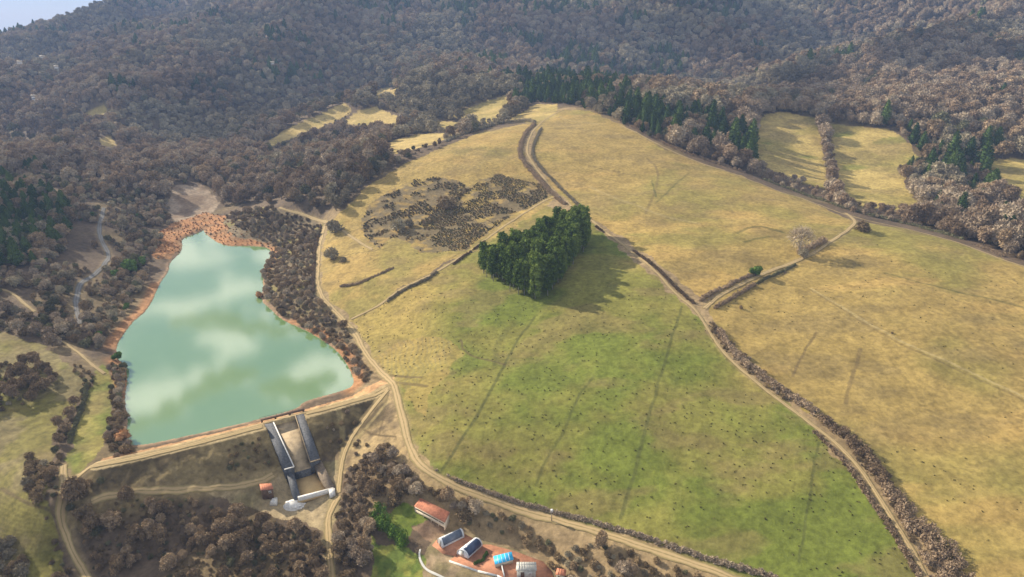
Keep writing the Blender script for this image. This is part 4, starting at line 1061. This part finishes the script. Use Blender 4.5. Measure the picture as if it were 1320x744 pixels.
# ------------------------------------------------------------------ spillway
c = W(375, 575, -1.5); R0 = root('spillway', tuple(c), 'stone and concrete spillway cut through the earth dam', 'spillway')
A = [W(341, 547, 2.8), W(352.5, 544.5, 2.8), W(379, 602, -3.2), W(366.5, 605.5, -3.2)]
B = [W(380.5, 535.5, 2.8), W(391.6, 533.5, 2.8), W(413, 592, -3.2), W(400, 596, -3.2)]
for q, nm in ((A, 'left'), (B, 'right')):
    mb = MB(); base = [p - np.array([0, 0, 4.2]) for p in q]; mb.prism(rel(base, c), rel(q, c)); mb.build('wing_wall', M['dark_stone'], R0)
def strip_(mb, p, q, w, h):
    p, q = np.array(p), np.array(q); d = q - p; n = np.array([-d[1], d[0], 0]); n /= np.linalg.norm(n); n = n * w / 2
    b = [p - n, q - n, q + n, p + n]; mb.prism(rel([x - np.array([0, 0, h]) for x in b], c), rel([x + np.array([0, 0, .14]) for x in b], c))
mb = MB(); strip_(mb, A[1], A[2], .32, .1); strip_(mb, A[2], A[3], .3, .1); mb.build('coping', M['white'], R0)
mb = MB(); strip_(mb, B[2], B[3], .3, .1); strip_(mb, B[0], B[3], .22, .1); mb.build('coping', M['concrete'], R0)
f0, f1, f2, f3 = A[1] + (0, 0, -1.5), B[0] + (0, 0, -1.5), B[3] + (0, 0, -1.7), A[2] + (0, 0, -1.7)
u0, u1 = f0 + (A[1] - A[2]) * np.array([.22, .22, 0]), f1 + (B[0] - B[3]) * np.array([.22, .22, 0])
m0 = f0 * .72 + f3 * .28; m1 = f1 * .72 + f2 * .28; m0[2] = m1[2] = 1.0
mb = MB()
for q in ((u0, u1, m1, m0), (m0, m1, f2, f3)):
    q = [np.array(p) for p in q]; mb.prism(rel([p - (0, 0, 1.2) for p in q], c), rel(q, c))
mb.build('chute_floor', M['concrete'], R0)
mb = MB(); p, q = W(336, 541, 2.9), W(392, 527.5, 2.9); strip_(mb, p, q, 1.1, .25); mb.build('footbridge', M['wood'], R0)
mb = MB()
for t in (.02, .33, .66, .98):
    a = p * (1 - t) + q * t; mb.box(tuple(a - c + (0, 0, -1.8)), (.4, .6, 3.2))
for t in np.linspace(0, 1, 9):
    a = p * (1 - t) + q * t; mb.box(tuple(a - c + (0, -.5, .55)), (.06, .06, 1.0))
d = q - p; mb.box(tuple((p + q) / 2 - c + (0, -.5, 1.05)), (np.hypot(d[0], d[1]), .05, .05), math.atan2(d[1], d[0])); mb.build('railing', M['wood'], R0)
# drop wall under the chute
mb = MB(); lo = [f3, f2, f2 + (0, .5, 0), f3 + (0, .5, 0)]; mb.prism(rel([x + (0, -.1, -5.5) for x in lo], c), rel([x + (0, -.1, -.3) for x in lo], c)); mb.build('drop_wall', M['dark_stone'], R0)
# stilling basin
c2 = W(400, 620, -8); R1 = root('stilling_basin', tuple(c2), 'tan silted stilling basin with a white end wall below the spillway', 'basin')
def r2(pts): return [tuple(np.array(p) - c2) for p in pts]
q = [W(368, 606, -4.4), W(377.5, 605, -4.4), W(387.5, 640, -6.9), W(379, 642, -6.9)]
mb = MB(); mb.prism(r2([p - (0, 0, 5) for p in q]), r2(q)); mb.build('side_wall', M['dark_stone'], R1)
q = [W(404, 598, -4.6), W(414, 594, -4.0), W(434, 632, -6.8), W(422, 632, -7.2)]
mb = MB(); mb.prism(r2([p - (0, 0, 5) for p in q]), r2(q)); mb.build('side_slope', M['rubble_dark'], R1)
q = [W(374, 604, -7.7), W(410, 594, -7.7), W(425, 636, -7.7), W(384, 647, -7.7)]
mb = MB(); mb.prism(r2([p - (0, 0, .8) for p in q]), r2(q)); mb.build('basin_floor', M['silt'], R1)
p, q = W(384, 641.5, -6.6), W(430, 629.5, -6.6); c_ = c; c = c2
mb = MB(); strip_(mb, p, q, .7, 1.8); mb.build('end_wall', M['white'], R1)
mb = MB(); w_ = W(428, 634, -6.5); mb.box(tuple(w_ - c2 + (0, 0, -.8)), (1.7, 2.4, 2.0), .3); mb.build('end_block', M['white'], R1)
c = c_
def rocks(name, mat, pts, parent=None, flat=.6, seed=1):
    g = np.random.default_rng(seed); mb = MB()
    for (x, y, z, s) in pts:
        v = IV * (1 + (g.random((len(IV), 1)) - .5) * .5) * np.array([s, s * (.7 + .6 * g.random()), s * flat]); mb.add(v + np.array([x, y, z]), [tuple(f) for f in IF])
    return mb.build(name, mat, parent)
g = np.random.default_rng(9); pts_ = []
for i in range(46):
    t = g.random(); a = W(382, 612, -7.6) * (1 - t) + W(411, 603, -7.6) * t - c2; pts_.append((a[0], a[1] + (g.random() - .5) * 1.8, a[2], .25 + .4 * g.random()))
rocks('rubble_row', M['rubble'], pts_, R1)
# white apron of boulders beside the end wall
p0 = np.array(gp(380, 651)); R2 = root('boulder_heap', tuple(p0), 'rounded heap of white limewashed rubble at the end of the basin wall', 'rubble heap')
N1 = 22; v_ = []; f_ = []; g = np.random.default_rng(4)
for i in range(7):
    t = i / 6
    for k in range(N1):
        a = 2 * math.pi * k / N1; rr = (1 - t) ** .7; zz = 1.5 * math.sin(t * 1.57) - .5 * (1 - t)
        v_.append((3.3 * rr * math.cos(a) * (1 + .08 * g.random()), 2.3 * rr * math.sin(a) * (1 + .08 * g.random()), zz + .12 * g.random()))
for i in range(6):
    for k in range(N1): f_.append((i * N1 + k, i * N1 + (k + 1) % N1, (i + 1) * N1 + (k + 1) % N1, (i + 1) * N1 + k))
mb = MB(); mb.add(v_, f_); mb.build('apron', M['white'], R2)
rocks('facing_rubble', M['white'], [(3.0 * math.cos(a) * r, 2.1 * math.sin(a) * r, 1.25 * (1 - r) ** .8 + .05, .22 + .3 * g.random()) for a, r in [(g.random() * 6.28, math.sqrt(g.random())) for _ in range(60)]], R2, .6, 2)
# dam keeper's hut
def hut(px, h0, h1, label, roofmat, wallmat, name='shed', cat='shed', over=.25, door=None, parapet=False, ridge=0, part2=None, group=None):
    """px: the four roof corners in the picture, far-left, far-right, near-right, near-left; h0 far eave, h1 near eave above the ground"""
    m = np.mean(np.array(px), 0); gr = gp(m[0], m[1] + 6); z = gr[2]
    q = [W(px[0][0], px[0][1], z + h0), W(px[1][0], px[1][1], z + h0), W(px[2][0], px[2][1], z + h1), W(px[3][0], px[3][1], z + h1)]
    ctr = np.mean([p[:2] for p in q], 0); c = np.array([ctr[0], ctr[1], z])
    r = root(name, tuple(c), label, cat, group)
    def rr(P_): return [tuple(np.array(p) - c) for p in P_]
    mb = MB()
    if ridge:
        a = (q[0] + q[3]) / 2 + (0, 0, ridge); b = (q[1] + q[2]) / 2 + (0, 0, ridge); th = np.array([0, 0, .12])
        for e in ([q[0], q[1], b, a], [a, b, q[2], q[3]]): mb.prism(rr([p for p in e]), rr([p + th for p in e]))
    else:
        mb.prism(rr(q), rr([p + (0, 0, .16) for p in q]))
    ro = mb.build('roof', roofmat, r)
    # battens / tile rows as relief
    mb = MB(); n_ = max(3, int(np.linalg.norm(q[1] - q[0]) / .55))
    for i in range(1, n_):
        t = i / n_; a = q[0] * (1 - t) + q[1] * t; b = q[3] * (1 - t) + q[2] * t; tp = (a + b) / 2 + (0, 0, ridge)
        for s_, e_ in (((a, tp), (tp, b)) if ridge else ((a, b),)):
            s_ = s_ - c + (0, 0, .19); e_ = e_ - c + (0, 0, .19); mb.tube(tuple(s_), tuple(e_), .05, .05, 4)
    mb.build('roof_ribs', roofmat, ro)
    ins = [ctr + (p[:2] - ctr) * (1 - over / max(1.5, np.linalg.norm(p[:2] - ctr))) for p in q]
    tops = [np.array([ins[i][0], ins[i][1], q[i][2] + ridge * 0 - .02]) for i in range(4)]
    bases = [np.array([p[0], p[1], z - 1.0]) for p in tops]
    mb = MB()
    for i in range(4):
        if part2 == 'open' and i == 2: continue
        j = (i + 1) % 4; o = (ins[i] + ins[j]) / 2 - ctr; o = np.array([*(o / np.linalg.norm(o) * .18), 0])
        mb.prism(rr([bases[i], bases[j], bases[j] - o, bases[i] - o]), rr([tops[i], tops[j], tops[j] - o, tops[i] - o]))
    if ridge:
        for i, j in ((0, 3), (1, 2)):
            k = (tops[i] + tops[j]) / 2 + (0, 0, ridge * .95); o = np.array([*((ctr - (ins[i] + ins[j]) / 2)), 0]); o = o / np.linalg.norm(o) * .15
            mb.prism(rr([tops[i], tops[j], k]), rr([tops[i] + o, tops[j] + o, k + o]))
    mb.build('wall', wallmat, r)
    nr = [tops[3], tops[2]]; bb = [bases[3], bases[2]]
    if part2 == 'open':
        for t in (0.0, .28, .55, .8, 1.0):
            a = nr[0] * (1 - t) + nr[1] * t; mb = MB(); mb.tube(tuple(a - c - (0, 0, a[2] - z + .8)), tuple(a - c), .1, .1, 6); mb.build('post', M['cream'], r)
        mb = MB(); a, b = nr; mb.box(tuple((a + b) / 2 - c + (0, -.05, -.12)), (np.linalg.norm((b - a)[:2]), .14, .26), math.atan2(b[1] - a[1], b[0] - a[0])); mb.build('front_beam', M['cream'], r)
        mb = MB(); mb.box(tuple((a + b) / 2 - c + (0, .1, -(a[2] - z) + .3)), (np.linalg.norm((b - a)[:2]) * .98, .16, .9), math.atan2(b[1] - a[1], b[0] - a[0])); mb.build('front_wall', M['cream'], r)
    else:
        a, b = nr; L_w = np.linalg.norm((b - a)[:2]); an = math.atan2(b[1] - a[1], b[0] - a[0]); hh = a[2] - z
        def face(t, w, h, zc, nm, mt, par=None):
            pp = a * (1 - t) + b * t - c; mb = MB(); mb.box((pp[0] + math.sin(an) * .03, pp[1] - math.cos(an) * .03, zc), (w, .1, h), an); return mb.build(nm, mt, par or r)
        face(.3, min(.9, L_w * .3), hh * .78, hh * .39, 'door', M['wood']); wn = face(.72, min(.8, L_w * .25), hh * .35, hh * .6, 'window_frame', M['white'])
        face(.72, min(.62, L_w * .2), hh * .27, hh * .6, 'window_pane', M['panel'], None)
    return r
hut([(334.5, 624.5), (350, 623.5), (352.5, 630.5), (336, 632.5)], 2.7, 2.4, 'small brown hut with terracotta roof beside the spillway basin', M['terra'], M['wood'], 'hut', 'hut')
p0 = np.array(gp(354, 648)); r = root('concrete_block', tuple(p0), 'small white concrete block below the terracotta-roofed hut', 'concrete block')
mb = MB(); mb.prism([(-1.0, -1.1, -.5), (1.0, -.8, -.5), (.6, 1.2, -.5), (-.9, .9, -.5)], [(-.9, -1.0, .9), (.9, -.7, .8), (.5, 1.1, .95), (-.8, .8, 1.0)]); bl = mb.build('plinth', M['white'], r)
mb = MB(); mb.prism([(-.5, -.5, .9), (.4, -.4, .9), (.3, .5, .9), (-.4, .4, .9)], [(-.45, -.45, 1.1), (.35, -.35, 1.1), (.25, .45, 1.1), (-.35, .35, 1.1)]); mb.build('cap', M['white'], r)

# ------------------------------------------------------------------ the farm
hut([(541.5, 642.5), (580, 661), (573.5, 674), (534, 652.8)], 2.1, 1.6, 'long open-fronted shed with a terracotta roof beside the lawn', M['terra'], M['cream'], 'open_shed', 'shed', part2='open')
def terrace(name, label, px, dz, mat, wallpx=None, cat='terrace'):
    P3 = P(px); zt = min(PADS, key=lambda q_: np.hypot(*(q_[0].mean(0) - P3[:, :2].mean(0))))[1] + dz; c = np.array([P3[:, 0].mean(), P3[:, 1].mean(), zt])
    r = root(name, tuple(c), label, cat)
    xy = [on_plane(u, v, zt) for u, v in px]
    mb = MB(); mb.prism([(float(x) - c[0], float(y) - c[1], -3.5) for x, y in xy], [(float(x) - c[0], float(y) - c[1], 0) for x, y in xy]); mb.build('paving', mat, r)
    if wallpx:
        pts_ = [np.array([*map(float, on_plane(u, v, zt)), zt]) for u, v in wallpx]; mb = MB()
        for a, b in zip(pts_[:-1], pts_[1:]):
            d = b - a; n = np.array([-d[1], d[0], 0]); n = n / np.linalg.norm(n) * .1; k = [a - n, b - n, b + n, a + n]
            mb.prism([tuple(x - c + (0, 0, -1.2)) for x in k], [tuple(x - c + (0, 0, .3)) for x in k])
        mb.build('retaining_wall', M['white'], r)
    return zt
zt = terrace('lower_terrace', 'terracotta paved terrace carrying the tunnels and the blue-roofed hut', TERR[0], .16, M['terra_floor'], [(579, 723.5), (616, 736.5), (641, 742.5), (660, 752)])
terrace('upper_terrace', 'smaller terracotta terrace under the grey glazed tunnel', TERR[1], .12, M['terra_floor'])
def tunnel(pl, pr, hgt, label, dark, side, group=None):
    """pl, pr: the two picture corners (far, near) of each end, on the ground"""
    a0, a1 = [np.array(gp(*q)) for q in pl]; b0, b1 = [np.array(gp(*q)) for q in pr]
    z = max(a0[2], a1[2], b0[2], b1[2]) + .25
    for q in (a0, a1, b0, b1): q[2] = z
    c = (a0 + a1 + b0 + b1) / 4; r = root('tunnel_greenhouse', tuple(c), label, 'greenhouse', group); K = 16
    def arch(e0, e1, k0, k1, s=1.0):
        o = []
        for k in range(k0, k1 + 1):
            t = math.pi * k / K; m = (e0 + e1) / 2; h = (e1 - e0) / 2 * s; o.append(m - h * math.cos(t) + np.array([0, 0, hgt * s * math.sin(t) ** .8]) - c)
        return o
    def skin(nm, mat, k0, k1, s=1.0, par=None, inset=0):
        e0, e1 = a0 * (1 - inset) + b0 * inset, a1 * (1 - inset) + b1 * inset; g0, g1 = b0 * (1 - inset) + a0 * inset, b1 * (1 - inset) + a1 * inset
        A_ = arch(e0, e1, k0, k1, s); B_ = arch(g0, g1, k0, k1, s); A2 = arch(e0, e1, k0, k1, s * .97); B2 = arch(g0, g1, k0, k1, s * .97); n = len(A_)
        mb = MB(); V = A_ + B_ + A2 + B2; F = []
        for i in range(n - 1): F += [(i, i + 1, n + i + 1, n + i), (2 * n + i, 3 * n + i, 3 * n + i + 1, 2 * n + i + 1), (i, 2 * n + i, 2 * n + i + 1, i + 1), (n + i, n + i + 1, 3 * n + i + 1, 3 * n + i)]
        F += [(0, n, 3 * n, 2 * n), (n - 1, 3 * n - 1, 4 * n - 1, 2 * n - 1)]
        mb.add(V, F); return mb.build(nm, mat, par or r)
    sk = skin('cover', M['sheet'], 0, K)
    skin('glazed_side', dark, *((8, 15) if side else (1, 8)), s=1.06, inset=.07)
    for e0, e1, d in ((a0, a1, 1), (b0, b1, -1)):
        A_ = arch(e0, e1, 0, K, .96); n = len(A_); mb = MB(); off = ((b0 - a0) / np.linalg.norm(b0 - a0)) * d
        mb.prism([tuple(p + off * .1) for p in A_], [tuple(p + off * .2) for p in A_]); ew = mb.build('end_wall', M['sheet'], r)
        m = (e0 + e1) / 2 - c; mb = MB(); w = (e1 - e0); an = math.atan2(w[1], w[0]); mb.box(tuple(m - off * .0 + np.array([0, 0, .95])), (.9, .12, 1.9), an); mb.build('door', M['zinc'], ew)
    mb = MB()
    for t in np.linspace(0.0, 1, 5):
        e0, e1 = a0 * (1 - t) + b0 * t, a1 * (1 - t) + b1 * t; A_ = arch(e0, e1, 0, K, 1.01)
        for p, q in zip(A_[:-1], A_[1:]): mb.tube(tuple(p), tuple(q), .05, .05, 4)
    mb.build('hoops', M['white'], r)
    mb = MB(); mb.box((0, 0, -.6), (.1, .1, .1)); 
    base = [a0, b0, b1, a1]; mb = MB(); mb.prism([tuple(p - c + (0, 0, -1.6)) for p in base], [tuple(p - c + (0, 0, .02)) for p in base]); mb.build('base', M['terra_floor'], r)
tunnel([(564, 701), (570, 709)], [(592, 689), (598.5, 695)], 2.2, 'arched white greenhouse with a grey glazed side on the upper terrace', M['panel'], True)
tunnel([(589, 716), (603, 722)], [(609, 701), (622, 705)], 2.2, 'arched white greenhouse with a navy glazed side on the lower terrace', M['panel_b'], True)
zp = PADS[1][1] + .16; q = [W(636.5, 717.5, zp + 1.1), W(659, 711.8, zp + 1.1), W(661.5, 721.5, zp + 1.1), W(638.5, 727.5, zp + 1.1)]; cp = np.mean(q, 0); cp[2] = zp
r = root('raised_pool', tuple(cp), 'raised pool with pale sides under a bright blue cover on the terrace', 'pool')
mb = MB(); mb.prism([tuple(p - cp - (0, 0, 1.14)) for p in q], [tuple(p - cp) for p in q]); mb.build('pool_side', M['cream'], r)
mb = MB(); k_ = [(p - cp) * np.array([1.05, 1.05, 1]) for p in q]; mid = np.array([0, 0, 1.22]); N_ = []
mb.prism([tuple(p + (0, 0, .003)) for p in k_], [tuple(p + (0, 0, .09)) for p in k_]); cv = mb.build('pool_cover', M['blue'], r)
mb = MB()
for t in (.2, .4, .6, .8): mb.tube(tuple(k_[0] * (1 - t) + k_[1] * t + (0, 0, .1)), tuple(k_[3] * (1 - t) + k_[2] * t + (0, 0, .1)), .05, .05, 5)
mb.build('cover_bars', M['sheet'], cv)
hut([(666, 725), (691, 725), (692, 736), (665, 736)], 2.6, 2.2, 'grey corrugated shed right of the blue-roofed hut', M['zinc'], M['zinc'], 'shed', 'shed', ridge=.35)
hut([(718, 733), (730, 735), (729, 743), (716, 741)], 2.2, 1.9, 'tiny terracotta-roofed outhouse in the brush at the bottom', M['terra'], M['cream'], 'outhouse', 'outhouse')
p0, p1 = np.array(gp(646, 729)), np.array(gp(650, 745)); c = np.array([*((p0 + p1) / 2)[:2], zt]); mb = MB(); p0[2] = p1[2] = zt
d = p1 - p0; n_ = np.array([-d[1], d[0], 0]); n_ = n_ / np.linalg.norm(n_) * .12; k = [p0 - n_, p1 - n_, p1 + n_, p0 + n_]
mb.prism([tuple(x - c + (0, 0, .004)) for x in k], [tuple(x - c + (0, 0, .8)) for x in k]); o = mb.build('garden_wall', M['white'], loc=tuple(c)); tag(o, 'short white garden wall beside the blue-roofed hut', 'wall')
# utility post by the track
p0 = gp(711, 672); r = root('utility_post', p0, 'timber post with a white box beside the farm track', 'post')
mb = MB(); mb.tube((0, 0, -.5), (0, 0, 3.2), .13, .10, 8); mb.build('post', M['timber'], r)
mb = MB(); mb.box((0, 0, 3.35), (.62, .45, .8)); mb.build('meter_box', M['white'], r)
mb = MB(); mb.box((0, 0, 2.75), (1.1, .1, .1)); mb.build('cross_arm', M['timber'], r)
# far farmhouses on the hill
for i, (u, v, w_, lab) in enumerate([(28, 91, 4.5, 'leftmost tiny white farmhouse high in the hazy woods'), (57, 84, 5, 'white farmhouse in the hazy woods right of the leftmost one'), (46, 136, 4, 'white cottage in the woods below the two farmhouses'), (75, 97, 4, 'pale cottage in the hazy woods right of the farmhouses'), (352, 92, 5, 'pale barn in the middle of the mountain wood')]):
    p0 = gp(u, v, 1.5); r = root('farmhouse', p0, lab, 'house')
    mb = MB(); mb.box((0, 0, 2), (w_, w_ * .6, 13), .3); mb.build('wall', M['white'], r)
    co_, si_ = math.cos(.3), math.sin(.3)
    def rt(a, b, z): return (a * co_ - b * si_, a * si_ + b * co_, z)
    h_ = w_ / 2 + .4; k_ = w_ * .3 + .4
    mb = MB(); mb.prism([rt(-h_, -k_, 8.52), rt(h_, -k_, 8.52), rt(h_, k_, 8.52), rt(-h_, k_, 8.52)], [rt(-h_, -.1, 10.6), rt(h_, -.1, 10.6), rt(h_, .1, 10.6), rt(-h_, .1, 10.6)]); mb.build('roof', M['cream'], r)
    for t in (-.3, 0, .3):
        mb = MB(); x, y, z = rt(t * w_, -w_ * .3 - .03, 6.2); mb.box((x, y, z), (.9, .1, 1.2), .3); mb.build('window', M['panel'], r)
print('structures', round(time.time() - T0, 1))

# ------------------------------------------------------------------ unseen clouds, shaped and placed sunward to cast shadows on the slopes
CLOUDS = [(950, 55, 115, 38, 1), (1060, 118, 36, 42, 2), (1255, 72, 85, 22, 3), (450, 38, 60, 26, 4), (40, 290, 60, 34, 5), (80, 222, 70, 12, 8), (740, 50, 45, 22, 6), (300, 180, 70, 10, 7)]
CLD = (math.sin(R(-57)), math.cos(R(-57)))
cm_ = mat_plain('cloud_white', (.85, .85, .87), rough=1, spec=0, var=.05, scale=.01)
V = []; F = []; n = 0
for (u, v, du, dv_, sd_) in CLOUDS:
    g = np.random.default_rng(sd_); a = g.random(34) * 6.28; r = np.sqrt(g.random(34))
    tp = P(np.stack([u + du * r * np.cos(a), np.maximum(v + dv_ * r * np.sin(a), 6)], 1))
    for x, y, z in tp:
        hgt = 640 + g.random() * 25; L = (hgt - z) / math.tan(R(27)); sz_ = (10 + 18 * g.random()) * (1 if y > 500 else .6)
        v_ = IV * (1 + (g.random((len(IV), 1)) - .5) * .3) * np.array([sz_, sz_, sz_ * .35]) + np.array([x + CLD[0] * L, y + CLD[1] * L, hgt]); V.append(v_); F.append(IF + n); n += len(v_)
o = link('clouds', mesh_np('clouds', np.vstack(V), [np.vstack(F)], cm_, smooth_=True)); tag(o, 'small broken clouds out of view, placed to shade the mountain', kind='stuff')

# ------------------------------------------------------------------ sun, sky, air, camera
SUN_AZ, SUN_EL = R(-57), R(27)
w = bpy.data.worlds.new('World'); scene.world = w; w.use_nodes = True
nt = w.node_tree; bg = nt.nodes['Background']
sky = nt.nodes.new('ShaderNodeTexSky'); sky.sky_type = 'NISHITA'; sky.sun_disc = False
sky.sun_elevation = SUN_EL; sky.sun_rotation = SUN_AZ; sky.air_density = 1.0; sky.dust_density = .25; sky.ozone_density = 3.0
tc = nt.nodes.new('ShaderNodeTexCoord'); sp = nt.nodes.new('ShaderNodeSeparateXYZ'); nt.links.new(tc.outputs['Generated'], sp.inputs[0])
zz = nt.nodes.new('ShaderNodeMath'); zz.operation = 'MAXIMUM'; nt.links.new(sp.outputs[2], zz.inputs[0]); zz.inputs[1].default_value = .06
dvd = nt.nodes.new('ShaderNodeVectorMath'); dvd.operation = 'DIVIDE'; cz = nt.nodes.new('ShaderNodeCombineXYZ')
for k in range(3): nt.links.new(zz.outputs[0], cz.inputs[k])
nt.links.new(tc.outputs['Generated'], dvd.inputs[0]); nt.links.new(cz.outputs[0], dvd.inputs[1])
cn = nt.nodes.new('ShaderNodeTexNoise'); cn.inputs['Scale'].default_value = 2.9; cn.inputs['Detail'].default_value = 7; cn.inputs['Roughness'].default_value = .55
nt.links.new(dvd.outputs[0], cn.inputs['Vector'])
cr = nt.nodes.new('ShaderNodeMapRange'); cr.interpolation_type = 'SMOOTHSTEP'; cr.inputs[1].default_value = .475; cr.inputs[2].default_value = .56; nt.links.new(cn.outputs['Fac'], cr.inputs[0])
hf = nt.nodes.new('ShaderNodeMapRange'); hf.interpolation_type = 'SMOOTHSTEP'; hf.inputs[1].default_value = .08; hf.inputs[2].default_value = .2; nt.links.new(sp.outputs[2], hf.inputs[0])
cm = nt.nodes.new('ShaderNodeMath'); cm.operation = 'MULTIPLY'; nt.links.new(cr.outputs[0], cm.inputs[0]); nt.links.new(hf.outputs[0], cm.inputs[1])
mx = nt.nodes.new('ShaderNodeMix'); mx.data_type = 'RGBA'; nt.links.new(cm.outputs[0], mx.inputs['Factor']); nt.links.new(sky.outputs[0], mx.inputs['A']); mx.inputs['B'].default_value = (18, 17.4, 16.6, 1)
nt.links.new(mx.outputs['Result'], bg.inputs['Color']); bg.inputs['Strength'].default_value = .055
sd = bpy.data.lights.new('sun', 'SUN'); sd.energy = 5.0; sd.angle = R(.5); sd.color = (1, .89, .72)
so = bpy.data.objects.new('sun', sd); COL.objects.link(so)
dv = Vector((math.sin(SUN_AZ) * math.cos(SUN_EL), math.cos(SUN_AZ) * math.cos(SUN_EL), math.sin(SUN_EL)))
so.rotation_euler = dv.to_track_quat('Z', 'Y').to_euler(); so.location = (0, 0, 400)
cd = bpy.data.cameras.new('camera'); cd.sensor_width = 36; cd.lens = FPX / 1320 * 36; cd.clip_end = 20000; cd.clip_start = 1
co = bpy.data.objects.new('camera', cd); COL.objects.link(co); co.location = (0, 0, CAMH); co.rotation_euler = (R(90) - PITCH, 0, 0); scene.camera = co
HAZE = True
if HAZE:
    mb = MB(); zlo = float(GZ.min()) - 2; zhi = float(max(GZ.max(), 120)) + 25
    mb.box((0, 0, (zlo + zhi) / 2), (18400, 18400, zhi - zlo))
    hm = bpy.data.materials.new('hazy_air'); hm.use_nodes = True; n = hm.node_tree; n.nodes.clear()
    out = n.nodes.new('ShaderNodeOutputMaterial'); pv = n.nodes.new('ShaderNodeVolumePrincipled')
    pv.inputs['Color'].default_value = (.38, .56, .95, 1); pv.inputs['Density'].default_value = .00016; pv.inputs['Anisotropy'].default_value = .0
    n.links.new(pv.outputs[0], out.inputs['Volume'])
    hz = mb.build('haze', hm); tag(hz, 'thin blue haze over the far hills', kind='stuff')
scene.view_settings.view_transform = 'Standard'; scene.view_settings.look = 'None'; scene.view_settings.gamma = 1
scene.view_settings.exposure = 0.92
scene.render.engine = 'CYCLES'
scene.cycles.max_bounces = 4; scene.cycles.diffuse_bounces = 2; scene.cycles.volume_bounces = 1; scene.cycles.use_denoising = True
scene.cycles.use_adaptive_sampling = True
print('done', round(time.time() - T0, 1))
